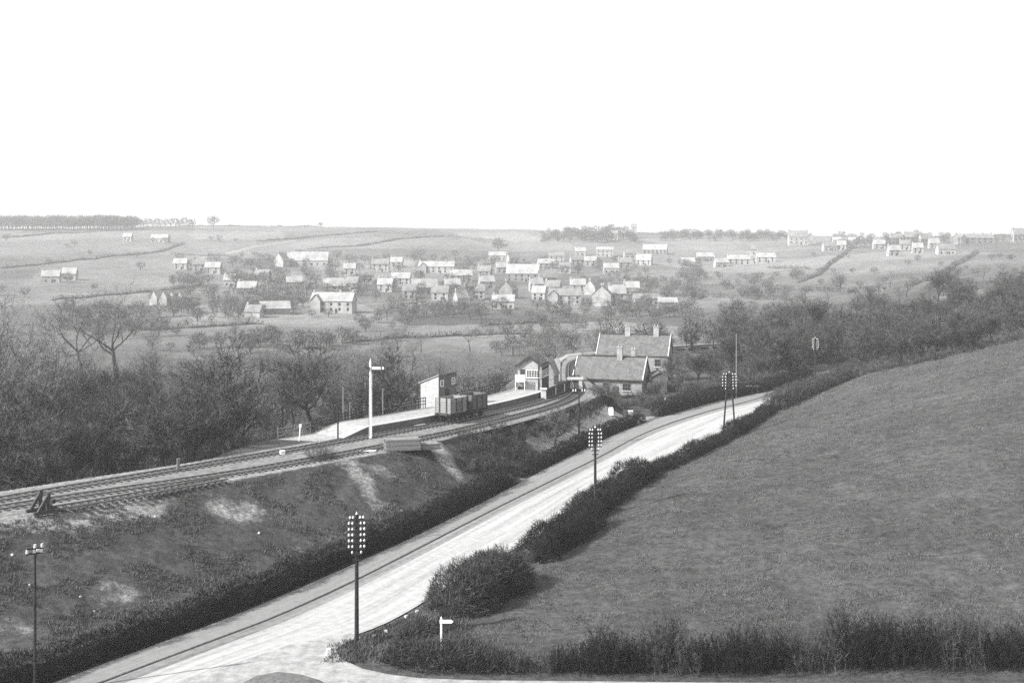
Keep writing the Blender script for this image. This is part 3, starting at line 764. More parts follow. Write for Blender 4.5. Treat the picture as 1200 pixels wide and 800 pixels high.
# small lineside bits
def litt(name, px, py, sz, m, label, cat, rz=0.5, zz=5.8):
    Y = (H0-zz)*FP/(py-300); x = (px-600)/FP*Y; o = empty(name, (x, Y, max(gz(x, Y), zz-.05)))
    MB().box((0,0,sz[2]/2),sz,rz,.9).build('block', M[m], o); MB().box((0,0,sz[2]+.03),(sz[0]*1.1,sz[1]*1.1,.06),rz).build('lid', M[m], o)
    return tag(o, label, cat)
litt('point_box', 331, 532, (.5,.5,.4), 'white', 'small white box between the two tracks, left of the signal', 'box')
litt('cover_board', 493, 498.5, (1.6,.7,.12), 'white', 'flat pale board lying by the rails under the platform edge', 'board', .8)
litt('cover_board', 431, 529, (1.7,.4,.12), 'white', 'flat pale board on the near shoulder, left of the sleeper stack', 'board', .3)
litt('point_box', 209, 552, (.3,.3,1.3), 'timber', 'short pale marker post between the two tracks at far left', 'post')
# pale post standing off the end of the platform
x, Y = rp(347, 517); Y += 2
o = empty('marker_post', (x, Y, gz(x, Y))); MB().tube((0,0,-.2),(.12,0,1.75),.09,.08,8).build('shaft', M['white'], o); MB().box((.12,0,1.85),(.3,.1,.35)).build('head', M['white'], o)
tag(o, 'short crooked white post off the end of the platform ramp', 'post')
x, Y = rp(396, 513)
o = empty('marker_post', (x, Y, 5.72)); MB().tube((0,0,-.2),(0,0,4.0),.10,.09,8).build('shaft', M['post'], o); MB().box((0,0,4.05),(.26,.26,.12)).build('cap', M['post'], o)
tag(o, 'thin dark post between the tracks left of the signal', 'post')

# ------------------------------------------------------------------ buildings
def window(o, c, wd, ht, n, frame='white', panes=(2,3), arch=False, sill=True):
    """window on a wall: c centre, n outward normal (local xy), built proud of the wall"""
    nx, ny = n; tx, ty = -ny, nx
    f = MB(); an = math.atan2(ty, tx); cx, cy, cz = c
    P = lambda u, d, z: (cx+tx*u+nx*d, cy+ty*u+ny*d, cz+z)
    for s in (-1,1): f.box(P(s*wd/2,.03,0),(.09,.08,ht+.09),an); f.box(P(0,.03,s*ht/2),(wd+.09,.085,.09),an)
    for k in range(1,panes[0]): f.box(P(-wd/2+wd*k/panes[0],.028,0),(.045,.05,ht),an)
    for k in range(1,panes[1]): f.box(P(0,.03,-ht/2+ht*k/panes[1]),(wd,.05,.045),an)
    w_ = f.build('window', M[frame], o)
    g_ = MB().box(P(0,.012,0),(wd,.02,ht),an).build('pane', M['pane'], w_)
    if sill: MB().box(P(0,.08,-ht/2-.09),(wd+.3,.2,.1),an).build('sill', M['coping'], w_)
def house(name, loc, rz, W, D, eave, ridge, wall, roof, label, cat='house', group=None, chim=(), wins=(), door=None, over=.3, hip=False, verge=None):
    """ridge along local x; front is -y"""
    o = empty(name, loc, rz)
    wm = MB(); 
    pts = [(-D/2,-.8),(D/2,-.8),(D/2,eave),(0,ridge),(-D/2,eave)]
    n = len(wm.v)
    for x in (-W/2, W/2):
        for y, z in pts: wm.v.append((x, y, z))
    wm.f += [(4,3,2,1,0),(5,6,7,8,9),(0,1,6,5),(1,2,7,6),(4,0,5,9)]
    wm.build('wall', M[wall], o)
    rf = MB(); th = .16; sl = (ridge-eave)/(D/2); ex = over
    for s in (-1, 1):
        y1 = s*(D/2+over); z1 = eave-sl*over
        a = [(-W/2-ex*.6, 0, ridge+.04), (W/2+ex*.6, 0, ridge+.04), (W/2+ex*.6, y1, z1+.04), (-W/2-ex*.6, y1, z1+.04)]
        if s < 0: a = a[::-1]
        rf.quad(*[(p[0],p[1],p[2]+th) for p in a][::-1]); rf.quad(*a)
        b = [(p[0],p[1],p[2]) for p in a]
        for i in range(4): j = (i+1) % 4; p, q = b[i], b[j]; rf.quad(p, q, (q[0],q[1],q[2]+th), (p[0],p[1],p[2]+th))
    r_ = rf.build('roof', M[roof], o)
    if verge:
        for sx in (-1,1):
            vb = MB().prism( [(-(D/2+over), eave-sl*over+.1),(-(D/2+over), eave-sl*over+.36),(0, ridge+.38),(D/2+over, eave-sl*over+.36),(D/2+over, eave-sl*over+.1),(0, ridge+.12)], -.08, .08)
            vb.v = [(sx*(W/2+ex*.6)+y, x, z) for x, y, z in vb.v]; vb.build('gable_coping', M[verge], o)
    MB().beam((-W/2-ex*.6,0,ridge+.24),(W/2+ex*.6,0,ridge+.24),.28,.16).build('ridge_tiles', M['dark'], r_)
    for cx_, cy_, hh, sz in chim:
        zb = ridge-abs(cy_)*sl-.5; c = MB().box((cx_,cy_,(zb+hh)/2),(sz,sz*.75,hh-zb)).box((cx_,cy_,hh+.08),(sz*1.2,sz*.95,.16)).build('chimney', M['chimney'], r_)
        for s in (-.25,.25): MB().tube((cx_+s*sz,cy_,hh+.1),(cx_+s*sz,cy_,hh+.6),.13,.1,8).build('chimney_pot', M['chimney'], r_)
    for (side_, u, z, ww, hh, pn) in wins:
        if side_ == 'f': c, nn = (u, -D/2, z), (0,-1)
        elif side_ == 'b': c, nn = (u, D/2, z), (0,1)
        elif side_ == 'l': c, nn = (-W/2, u, z), (-1,0)
        else: c, nn = (W/2, u, z), (1,0)
        window(o, c, ww, hh, nn, frame='timber', panes=pn)
    if door:
        side_, u, ww, hh = door; c = {'f': (u,-D/2-.02,hh/2), 'l': (-W/2-.02,u,hh/2), 'r': (W/2+.02,u,hh/2)}[side_]
        MB().box(c,(ww,.08,hh) if side_ == 'f' else (.08,ww,hh)).build('door', M['dark'], o)
    return tag(o, label, cat, group)
# station building: long front range
Y = 207; x0, x1 = (678-600)/FP*205, (760-600)/FP*205
o1 = house('station_building', ((x0+x1)/2, Y+1.0, 1.9), math.radians(-19), x1-x0, 7.0, 3.6, 7.1, 'stone', 'slate',
      'long low stone station building with slate roof behind the garden trees', 'station', chim=((1.6,-.3,9.0,1.0),(3.9,.9,8.6,.9)),
      wins=(('f',-.2,1.9,1.3,1.7,(2,3)),('f',3.6,2.1,1.5,1.3,(3,2)),('f',-4.2,2.0,1.2,1.5,(2,3)),('r',0,2.0,1.0,1.5,(2,3))), door=('f',1.6,1.0,2.1), verge='coping')
MB().beam((-(x1-x0)/2-.2,-3.95,3.33),((x1-x0)/2+.2,-3.95,3.33),.14,.16).build('gutter', M['dark'], o1)
# brick wash house against its right end
xa = (771-600)/FP*207
house('outbuilding', (xa+.0, 206.2, 2.0), math.radians(90), 4.5, 2.6, 3.9, 4.6, 'brickw', 'slate', 'dark brick outbuilding at the right end of the station building', 'outbuilding')
# rear two storey house
xa, xb = (705-600)/FP*226, (788-600)/FP*226
house('station_house', ((xa+xb)/2, 229.5, 2.2), math.radians(-16), xb-xa, 7.5, 5.75, 9.4, 'stone', 'slate', 'taller gabled stone house just behind the station building', 'house',
      chim=((-1.5,0,11.3,1.1),(4.4,0,11.2,1.1)), wins=(('f',5.2,4.2,1.1,1.5,(2,2)),('f',2.0,4.2,1.1,1.5,(2,2)),('f',5.2,1.4,1.1,1.5,(2,2)),('r',0,4.5,1.0,1.4,(2,2))), verge='coping')
# signal box, gable to the camera, long side along the line
def signal_box():
    Y = 179; x = (622-600)/FP*Y; o = empty('signal_box', (x+.4, Y, 6.4), math.radians(-14)); W, D, e, rd = 3.9, 5.2, 4.1, 5.5
    lo = MB(); lo.prism([(-W/2,-1.2),(W/2,-1.2),(W/2,e),(0,rd),(-W/2,e)], -D/2, D/2); lo.build('wall', M['render'], o)
    MB().box((W/2+.03,0,e/2-.3),(.06,D,e+1.4)).build('side_shade_skin', M['timber_dark'], o)  # thin dark slab puts the shade of this side into the colour
    rf = MB()
    for s in (-1,1):
        a = [(0,-D/2-.35,rd+.1),(0,D/2+.35,rd+.1),(s*(W/2+.35),D/2+.35,e-.16),(s*(W/2+.35),-D/2-.35,e-.16)]
        if s > 0: a = a[::-1]
        rf.quad(*a); rf.quad(*[(p[0],p[1],p[2]+.12) for p in a][::-1])
        for i in range(4): j = (i+1)%4; p, q = a[i], a[j]; rf.quad(q, p, (p[0],p[1],p[2]+.12), (q[0],q[1],q[2]+.12))
    rf.build('roof', M['slate'], o)
    bb = MB()
    for s in (-1,1): bb.beam((0,-D/2-.4,rd+.14),(s*(W/2+.4),-D/2-.4,e-.14),.1,.3)
    bb.build('bargeboard', M['dark'], o)
    window(o, (.55,-D/2,2.9), 2.1, 1.1, (0,-1), panes=(5,3)); 
    d = MB().box((-1.15,-D/2-.03,2.75),(.75,.06,1.7)).build('door', M['dark'], o)
    st = MB().box((-1.3,-D/2-.6,1.75),(1.6,1.1,.1))
    for s in (-2.05,-.55): st.box((s,-D/2-1.1,1.0),(.1,.1,3.2))
    for s in (-2.05,-.55): st.box((s,-D/2-1.1,2.3),(.08,.08,1.1))
    st.box((-1.3,-D/2-1.1,2.8),(1.6,.06,.08)); st.box((-1.3,-D/2-1.12,2.2),(1.6,.04,.85))
    st.build('landing', M['white'], o)
    stp = MB(); 
    for k in range(9): stp.box((-2.5-.25*k,-D/2-.6,1.7-.2*k),(.28,.9,.06))
    stp.build('steps', M['timber'], o)
    window(o, (W/2+.06,-.2,2.9), 4.2, 1.0, (1,0), panes=(8,2)); MB().box((-1.3,-D/2-.02,.3),(1.3,.05,1.0)).build('basement_dark_panel', M['dark'], o)  # the dark slab on the front stands in for shade inside an opening
    tag(o, 'white gabled signal box with small-paned window at the platform end', 'signal box')
signal_box()
# lean-to platform hut
def hut():
    Y = 156.5; x = (509-600)/FP*Y; an = math.radians(33); o = empty('platform_hut', (x, Y+1.2, 6.35), an)
    # local: x along depth (left lit wall is the -y side), front (dark) faces +x
    W, D = 3.3, 3.9; lo_, hi = 2.6, 4.0
    b = MB(); v = [(-W/2,-D/2,-.9),(W/2,-D/2,-.9),(W/2,D/2,-.9),(-W/2,D/2,-.9),(-W/2,-D/2,lo_),(W/2,-D/2,hi),(W/2,D/2,hi),(-W/2,D/2,lo_)]
    return o, W, D, lo_, hi, v
def hut2():
    Y = 157.5; zb = 6.6; xl, xc, xr = (491.5-600)/FP*(Y+1.6), (514-600)/FP*Y, (535-600)/FP*(Y+2.6)
    o = empty('platform_hut', (xc, Y, zb)); A = Vector((xl-xc, 2.6, 0)); C = Vector((xr-xc, 2.4, 0))
    Z = Vector((0,0,1)); h0, hc, hr = 3.0, 4.45, 4.75
    def wall(p, q, hp, hq, t): return p, q
    # parallelogram plan O, A, A+C, C ; pent roof high over O-C, low over A
    O = Vector((0,0,0)); B = A+C; lift = {0: hc, 1: h0, 2: h0+.2, 3: hr}
    P = [O, A, B, C]
    for name, i, j, m in (('lit_side_wall',1,0,'render'),('front_wall',0,3,'brickw'),('rear_wall',2,1,'brickw'),('end_wall',3,2,'brickw')):  # the side wall is pale: its sunlight is put into the colour
        p, q = P[i], P[j]; n = (q-p).cross(Z).normalized(); mb = MB(); t = -n*.2
        v = [p-Z*1.2, q-Z*1.2, q+Z*lift[j], p+Z*lift[i]]; v2 = [a+t for a in v]
        mb.quad(*v); mb.quad(*v2[::-1]); 
        for k in range(4): l = (k+1)%4; mb.quad(v[l], v[k], v2[k], v2[l])
        mb.build(name, M[m], o)
    cen = (A+C)/2; r_ = MB(); R_ = [cen+(p-cen)*1.1 for p in P]; tp_ = [R_[k]+Z*(lift[k]+.03) for k in range(4)]
    r_.quad(*tp_); r_.quad(*[p+Z*.14 for p in tp_][::-1])
    for k in range(4): l = (k+1)%4; r_.quad(tp_[l], tp_[k], tp_[k]+Z*.14, tp_[l]+Z*.14)
    r_.build('roof', M['lead'], o)
    n = C.cross(Z).normalized(); L = C.length; u = C.normalized()
    for t, z in ((.18,3.3),(.82,3.5)): c = u*(L*t); window(o, (c.x, c.y, z), .55, .85, (n.x, n.y), panes=(2,2), sill=False)
    c = u*(L*.48)+n*.03; MB().box((c.x,c.y,1.2),(.75,.06,2.3),math.atan2(u.y,u.x)).build('door', M['dark'], o)
    MB().tube((C.x*.45+A.x*.4,C.y*.45+A.y*.4,3.4),(C.x*.45+A.x*.4,C.y*.45+A.y*.4,5.3),.07,.06,6).build('flue', M['iron'], o)
    tag(o, 'pent-roofed platform hut with end wall coloured pale as if sunlit and dark brick front', 'hut')
hut2()
# girder bridge parapet with pale piers
def bridge():
    a, b = Vector((5.2,173.2,0)), Vector((10.0,185.5,0)); z = 5.75; o = empty('girder_bridge', (a.x, a.y, z)); d = b-a
    MB().beam((0,0,1.35),(d.x,d.y,1.45),.35,.28).build('top_flange', M['dark'], o)
    MB().beam((0,0,.8),(d.x,d.y,.85),.06,1.2).build('girder_web', M['iron'], o)
    MB().beam((0,0,.12),(d.x,d.y,.12),.3,.18).build('bottom_flange', M['dark'], o)
    for t in (.35,.68): MB().box((d.x*t+.12,d.y*t-.12,.75),(.16,.16,1.3)).build('stiffener', M['white'], o)
    MB().box((-.3,-.5,.55),(.8,.8,1.9)).box((-.3,-.5,1.6),(1.05,1.05,.2)).build('pier', M['coping'], o)
    for s in (0, 1.7): MB().box((d.x-.3+s,d.y-.6,.7),(.55,.55,2.0)).build('pier', M['coping'], o)
    MB().box((d.x+.55,d.y-.6,1.85),(2.6,.8,.35)).build('lintel', M['coping'], o)
    tag(o, 'dark girder bridge parapet with pale stone piers beyond the signal box', 'bridge')
bridge()
# canopy with curved bracket behind the bridge
def canopy():
    Y = 196; x = (668-600)/FP*Y; o = empty('platform_canopy', (x-1.6, Y, 5.3)); 
    for s in (0, 2.4): MB().tube((s,0,0),(s,0,4.0),.09,.08,8).build('column', M['dark'], o)
    MB().prism([(-.3,4.0),(1.2,5.0),(3.6,5.3),(3.6,5.45),(1.1,5.15),(-.4,4.1)], -1.2, 2.5).build('roof', M['lead'], o)
    c = MB(); pr = None
    for k in range(9):
        t = k/8*math.pi/2; p = Vector((1.0-1.0*math.cos(t), -1.3, 3.4+1.2*math.sin(t)))
        if pr: c.tube(pr, p, .09, .09, 6)
        pr = p
    c.build('bracket', M['dark'], o)
    tag(o, 'small canopy on thin dark columns between signal box and station building', 'canopy')
canopy()
Y = 192; xg = (650-600)/FP*Y
house('store_shed', (xg-.9, Y+2.5, 5.0), math.radians(75), 4.0, 2.6, 2.6, 5.4, 'stone', 'slate_pale', 'small steep-roofed shed squeezed between signal box and canopy', 'shed', over=.2)

# ------------------------------------------------------------------ telegraph poles and posts
def tpole(loc, h, label, rows_=7, first=2, wid=1.15, dz=.42, rz=0.0, top=2, ins=True, group=None, legs=1, name='telegraph_pole', r0=.17, splay=1.3):
    o = empty(name, loc, rz)
    if legs == 1: MB().tube((0,0,-1),(0,0,h),r0,r0*.7,10).build('pole', M['post'], o)
    else:
        for s in (-1,1): MB().tube((s*splay/2,0,-1),(s*.22,0,h),r0*.85,r0*.6,10).build('pole', M['post'], o)
        MB().beam((-.42,0,h*.6),(.42,0,h*.6),.1,.14).build('brace', M['post'], o)
    if ins:
        MB().tube((0,0,h),(0,0,h+.18),.1,.02,8).build('finial', M['porcelain'], o)
        for k in range(rows_):
            z = h-.35-k*dz; wk = wid*(.86 if k == 0 else 1.0)*(.62 if k == rows_-1 else 1)
            MB().box((0,-.14,z),(wk*1.05,.09,.1)).build('crossarm', M['post'], o)
            us = (-.48,-.26,.26,.48) if k < rows_-1 else (-.45,.45)
            for u in us:
                x = u*wk; MB().tube((x,-.14,z+.03),(x,-.14,z+.12),.035,.035,5).tube((x,-.14,z+.1),(x,-.14,z+.2),.085,.075,8).tube((x,-.14,z+.2),(x,-.14,z+.26),.06,.03,8).build('insulator', M['porcelain'], o)
        MB().box((0,-.14,h-.35-rows_*dz),(wid*.5,.09,.1)).build('crossarm', M['post'], o)
    return tag(o, label, 'telegraph pole', group)
G_T = 'telegraph poles along the road'
Y = 80.5; tpole((-(600-418)/FP*Y, Y, gz(-(600-418)/FP*Y, Y)), 9.35, 'tall dark telegraph pole with six rows of white insulators at the road junction', 7, rz=.15, group=G_T)
Y = 115; xx = (697.5-600)/FP*Y; tpole((xx, Y, gz(xx, Y)), 9.2, 'telegraph pole with white insulators rising from the middle of the roadside hedge', 6, wid=1.3, dz=.4, rz=.1, group=G_T)
Y = 160; xx = (853-600)/FP*Y; tpole((xx+.2, Y, gz(xx, Y)), 9.0, 'two-legged telegraph pole with a crowd of white insulators at the road bend', 6, wid=2.0, dz=.42, legs=2, group=G_T, splay=1.9)
Y = 212; xx = (970-600)/FP*Y; tpole((xx-1.3, Y+4, gz(xx-1.3, Y+4)), 9.5, 'telegraph pole with insulators at the left edge of the hill wood', 6, wid=1.2, dz=.4, group=G_T)
Y = 250; xx = (1101-600)/FP*Y; z_ = H0-(371-300)*Y/FP; gg = gz(xx, Y); tpole((xx, Y, gg), z_-gg, 'telegraph pole with insulators half hidden in the wood above the hill crest', 5, wid=1.9, dz=.42, group=G_T)
Y = 71; xx = (41-600)/FP*Y; o = tpole((xx, Y, gz(xx, Y)), H0-(642-300)*Y/FP-gz(xx, Y), 'slim pole with two short arms of white insulators at the lower left corner', 1, ins=False, r0=.11)
for k, (dy, zz) in enumerate(((-.0,-.1),(.0,.22))):
    h = H0-(642-300)*Y/FP-o.location.z
    MB().box((.05*k,-.12,h+zz-.2),(.95,.08,.1),.5).build('crossarm', M['post'], o)
    for u in (-.42,.0,.42)[k:]: x = u*math.cos(.5)+.05*k; y = -.12+u*math.sin(.5); MB().tube((x,y,h+zz-.16),(x,y,h+zz+.06),.10,.08,8).build('insulator', M['porcelain'], o)
Y = 152; xx = (678.5-600)/FP*Y; gg = gz(xx, Y); hh = H0-(458-300)*Y/FP-gg
o = tpole((xx, Y, gg), hh, 'thin dark pole with one pair of white insulator brackets above the station garden', 1, ins=False, r0=.13)
for s in (-1,1):
    MB().beam((0,0,hh-.25),(s*.75,-.1,hh+.05),.07,.08).build('crossarm', M['post'], o)
    for u in (.45,.8): MB().tube((s*u,-.1,hh-.05),(s*u,-.1,hh+.28),.09,.07,8).build('insulator', M['porcelain'], o)
Y = 176; xx = (631-600)/FP*Y; o = tpole((xx, Y, 6.6), H0-(420-300)*Y/FP-6.6, 'slender dark post standing right in front of the signal box gable', 1, ins=False, r0=.09)
Y = 199; xx = (863-600)/FP*Y; o = tpole((xx, Y, gz(xx, Y)), 11.5, 'bare pale pole without arms on the far side of the road bend', 1, ins=False, r0=.13)
for c in kids(o): c.data.materials.clear(); c.data.materials.append(M['timber'])
Y = 117.5; xx = (470.5-600)/FP*110; 
xx, Y = unz(470.5, 633, zr); o = empty('gate_post', (xx, Y, gz(xx, Y))); MB().tube((0,0,-.3),(0,0,2.9),.09,.07,8).build('shaft', M['post'], o); MB().box((0,0,2.95),(.22,.22,.1)).build('cap', M['timber'], o)
tag(o, 'thin grey post by the path in front of the long dark hedge', 'post')
# fingerpost
Y = 77.2; xx = (517-600)/FP*Y; o = empty('fingerpost', (xx, Y, gz(xx, Y)), 0)
MB().box((0,0,1.3),(.15,.15,2.9),0,.85).build('post', M['white'], o); MB().box((0,0,2.8),(.12,.12,.12),0,.2).build('cap', M['white'], o)
MB().prism([(-.1,2.42),(.72,2.42),(.86,2.54),(.72,2.66),(-.1,2.66)], -.13, -.09).build('direction_arm', M['white'], o)
tag(o, 'white wooden fingerpost with one arm pointing right at the junction', 'signpost')
xx, Y = unz(385, 767, lambda y: 0); o = empty('kerb_stone', (xx, Y, 0.0)); MB().box((0,0,.2),(.35,.3,.5),.4,.75).build('block', M['white'], o)
tag(o, 'small whitewashed stone at the corner of the side road', 'stone')
for i, (px, py, s, lab) in enumerate(((438,744,.22,'pale stone beside the foot of the tall telegraph pole'),(452,738,.2,'pale stone on the road edge right of the telegraph pole'),(476,722,.25,'pale stone on the verge below the big bush'),(489,716,.22,'pale stone on the verge touching the big bush'))):
    xx, Y = unz(px, py, lambda y: .1); o = bpy.data.objects.new('stone', None)
    mb = MB(); r = random.Random(i); mb.box((0,0,.08),(s*1.6,s*1.2,s),r.random(),.6); ob = mb.build('stone', M['coping'], None, (xx, Y, gz(xx, Y))); tag(ob, lab, 'stone')
# white garden gate, gate pier, hive
def put(px, py, name, build, label, cat, rz=0):
    x, Y, z = hit(px, py); o = empty(name, (x, Y, z), rz); build(o); return tag(o, label, cat)
def gate(o):
    f = MB(); 
    for z in (.3,.75,1.2): f.box((0,0,z),(2.6,.06,.1))
    f.beam((-1.25,0,.3),(1.25,0,1.2),.05,.09); f.build('bars', M['white'], o)
    for s in (-1,1): MB().box((s*1.38,0,.7),(.18,.18,1.7)).build('gate_post', M['white'], o)
put(789, 477, 'gate', gate, 'white barred gate behind the hedge right of the station building', 'gate', .1)
def hive(o): MB().box((0,0,.35),(.7,.6,.7)).build('body', M['white'], o); MB().box((0,0,.95),(.75,.65,.5),0,.8).build('lid', M['white'], o)
put(716, 487, 'beehive', hive, 'white box like a beehive in the station garden', 'box')
def pier(o): MB().box((0,0,.7),(.55,.55,1.6)).build('shaft', M['coping'], o); MB().box((0,0,1.56),(.75,.75,.16)).build('cap', M['coping'], o)
put(739, 494, 'gate_pier', pier, 'pale stone gate pier by the footpath at the garden corner', 'pier')
def wall_(o): MB().box((0,0,.6),(3.6,.4,1.5)).build('masonry', M['stone'], o); MB().box((0,0,1.4),(3.7,.5,.14)).build('coping', M['coping'], o)
Y = 205; xx = (878-600)/FP*Y; o = empty('stone_wall', (xx, Y, gz(xx, Y)), .35); wall_(o); tag(o, 'short pale stone wall beside the road before the wood', 'wall')
xx = (752-600)/FP*176
o = empty('boulder', (0,0,0)); xx, Y, zz = hit(746, 497); mb = MB().box((0,0,.25),(1.1,.7,.7),.3,.55); mb.build('rock', M['coping'], o); o.location = (xx, Y, zz); tag(o, 'pale boulder on the verge by the garden pier', 'stone')

rr_ = random.Random(8)
for i in range(7):
    px, py = rr_.uniform(5, 470), 0; py = rr_.uniform(625, 740)-px*.17
    x_, Y_, z_ = hit(px, py)
    if float(sdist(np.array([x_]), np.array([Y_]), PATH[::6])[0]) < 3: continue
    sz_ = rr_.uniform(.12, .26); ob = MB().box((0,0,sz_*.3),(sz_*1.4,sz_,sz_*.8),rr_.random()*3,.6).build('stone', M['coping'], None, (x_, Y_, z_)); tag(ob, 'pale stone lying in the grass of the embankment slope', 'stone', 'loose stones on the embankment')
# ------------------------------------------------------------------ hedges
def sl(L, y0, y1, off): Q = offs(L, off); return Q[(Q[:,1] > y0) & (Q[:,1] < y1)]
hedge('hedge', sl(PATH, 57, 131, 1.35), 1.9, 2.35, 150, 'long dark clipped hedge between the embankment and the footpath', seed=3, lump=.12, tw=.06, L=.35)
hedge('hedge', sl(PATH, 131.5, 172, 1.3), 1.5, 1.7, 110, 'lower dark hedge between the station garden and the footpath', seed=4, lump=.2, tw=.06, L=.4)
hedge('hedge', sl(PATH, 176, 232, 1.4), 2.4, 2.5, 100, 'dark hedge along the road in front of the station building', seed=5, lump=.25, tw=.08, L=.5)
HR = lambda y0, y1, off: sl(RIGHT, y0, y1, off)
hedge('hedge', HR(113, 134, -2.3), 3.3, 2.5, 260, 'dark bushy hedge right of the road around the middle telegraph pole', seed=7, lump=.55, tw=.05, L=.42)
hedge('hedge', HR(99, 112, -3.2), 3.6, 2.7, 300, 'dark bushy hedge between the big bush and the middle telegraph pole', seed=8, lump=.4, tw=.05, L=.42, mleaf='hedge')
hedge('hedge', HR(134, 182, -2.0), 2.2, 1.5, 120, 'low scrubby hedge between the road and field up to the road bend', seed=9, lump=.7, tw=.05, L=.5)
hedge('hedge', HR(182, 238, -2.4), 3.8, 3.0, 130, 'tall rough hedge at the far bend between road and field', seed=10, lump=.4, tw=.06, L=.5, mleaf='hedge_brown')
# the big rounded bush by the junction
P0 = [((520-600)/FP*86, 86), ((548-600)/FP*88.5, 88.5), ((575-600)/FP*92, 92), ((601-600)/FP*95, 95)]
hedge('big_bush', P0, 4.6, 3.2, 800, 'huge rounded bush beside the road above the fingerpost', 'bush', seed=12, lump=.12, tw=.045, L=.45, mleaf='hedge_brown', gap=lambda t: min(1, .55+2.2*min(t, 1-t)))
# rough growth round the corner and along the side road
hedge('bramble_row', [((455-600)/FP*77, 77.2), ((490-600)/FP*76, 76.4), ((545-600)/FP*76, 76), ((600-600)/FP*76, 75.8)], 2.6, 1.5, 260, 'low bramble growth behind the fingerpost at the corner', 'brambles', seed=13, lump=.5, tw=.045, L=.6, mleaf='hedge_brown')
hedge('bramble_row', [((470-600)/FP*80, 80.5), ((505-600)/FP*83, 83.5)], 2.0, 1.3, 260, 'dark bramble clump between the telegraph pole and big bush', 'brambles', seed=14, lump=.4, tw=.045, L=.5, mleaf='hedge_brown')
for i in range(12):
    a = 590+i*56; xs = [((p)-600)/FP*75.6 for p in (a, a+28, a+58)]
    hh = [1.2,1.9,2.4,2.9,2.6,2.3,2.7,3.0,2.6,3.0,2.5,1.6][i]
    mb = MB(); r = random.Random(700+i); m_ = int(400*(.7+.3*(hh/3))); hh *= 1.12
    for k in range(m_):
        x = r.uniform(xs[0], xs[2]); y = 75.6+r.gauss(0,.7); z0 = 0
        L = hh*r.uniform(.3, 1.05)*(.7+.5*vnoise(x*.9, 3, 4)); p = Vector((x-xs[1], y-75.6, -.1)); d = Vector((r.gauss(0,.16), r.gauss(0,.16), 1)).normalized()
        for s in range(3):
            strip_q(mb, p, d, L/3*1.05, .045*(1-.22*s), r)
            for j in range(5): strip_q(mb, p+d*(L/3*r.random()), (d+rv(r)*.9).normalized(), L*.2*r.uniform(.5,1.3), .035, r)
            p = p+d*(L/3); d = (d+rv(r)*.22).normalized()
    me_ = mb.mesh('sapling_row'); me_.materials.append(M['hedge' if i % 3 else 'hedge_brown'])
    o = bpy.data.objects.new('hedge_clump', me_); col.objects.link(o); o.location = (xs[1], 75.6, gz(xs[1], 75.6))
    tag(o, ['first','second','third','fourth','fifth','sixth','seventh','eighth','ninth','tenth','eleventh','twelfth'][i]+' leafless clump from the fingerpost in the row below the field', 'hedge', 'hedge clumps along the side road')

# ------------------------------------------------------------------ tufts of rough grass (uncountable)
def tufts(name, xs, ys, hts, wd, m, seed, per=6):
    r = np.random.default_rng(seed); n = len(xs); z = terrain(xs, ys)
    X = np.repeat(xs, per)+r.normal(0,.12,n*per); Y = np.repeat(ys, per)+r.normal(0,.12,n*per); Z = np.repeat(z, per)-.03; Hh = np.repeat(hts, per)*r.uniform(.5,1.1,n*per)
    a = r.uniform(0, 2*np.pi, n*per); wx, wy = np.cos(a)*wd, np.sin(a)*wd; lx, ly = r.normal(0,.35,n*per)*Hh, r.normal(0,.35,n*per)*Hh
    v = np.stack([np.stack([X-wx,Y-wy,Z],-1), np.stack([X+wx,Y+wy,Z],-1), np.stack([X+lx,Y+ly,Z+Hh],-1)], 1).reshape(-1,3)
    k = n*per; me_ = bpy.data.meshes.new(name); me_.vertices.add(len(v)); me_.vertices.foreach_set('co', v.ravel()); me_.loops.add(3*k); me_.loops.foreach_set('vertex_index', np.arange(3*k))
    me_.polygons.add(k); me_.polygons.foreach_set('loop_start', np.arange(k)*3); me_.polygons.foreach_set('loop_total', np.full(k,3)); me_.update(calc_edges=True)
    me_.materials.append(m); o = bpy.data.objects.new(name, me_); col.objects.link(o); return o
M['grass'] = mat('grass_blade', .05, .15, .35); M['grass_dark'] = mat('grass_rank', .04, .13, .35)
rs = np.random.default_rng(5)
n = 60000; Yt = 76+(rs.random(n)**1.5)*130; pxt = rs.uniform(440, 1330, n); Xt = (pxt-600)/FP*Yt
dr_ = sdist(Xt, Yt, RIGHT[::6]); k = (dr_ < -3.0) & (vnoise(Xt/1.7, Yt/1.7, 8) > .45)
Xt, Yt = Xt[k], Yt[k]
o = tufts('field_grass', Xt, Yt, rs.uniform(.08,.24,len(Xt))*(1+np.clip(Yt-110,0,90)/70), .035, M['grass'], 1); o['kind'] = 'stuff'; tag(o, 'rough winter grass covering the sloping field', 'grass')
n = 70000; Yt = 68+(rs.random(n))*85; pxt = rs.uniform(-120, 640, n); Xt = (pxt-600)/FP*Yt
dl_ = sdist(Xt, Yt, PATH[::6]); dm_ = sdist(Xt, Yt, MID); k = (dl_ > 1.6) & (dm_ < -6.3) & (vnoise(Xt/2.2, Yt/2.2, 18) > .42)
bl_ = np.zeros(len(Xt))
for (px, py, rx, ry) in ((519,534,3,6),(425,563,3,6),(277,602,3.5,3),(137,695,2,2.5),(645,508,7,9),(735,490,6,4)):
    c = hit(px, py); bl_ = np.maximum(bl_, (((Xt-c[0])/rx)**2+((Yt-c[1])/ry)**2 < 1))
k &= bl_ == 0
Xt, Yt = Xt[k], Yt[k]
o = tufts('embankment_grass', Xt, Yt, rs.uniform(.12,.4,len(Xt)), .04, M['grass_dark'], 2); o['kind'] = 'stuff'; tag(o, 'rank tussocky grass on the railway embankment slope', 'grass')
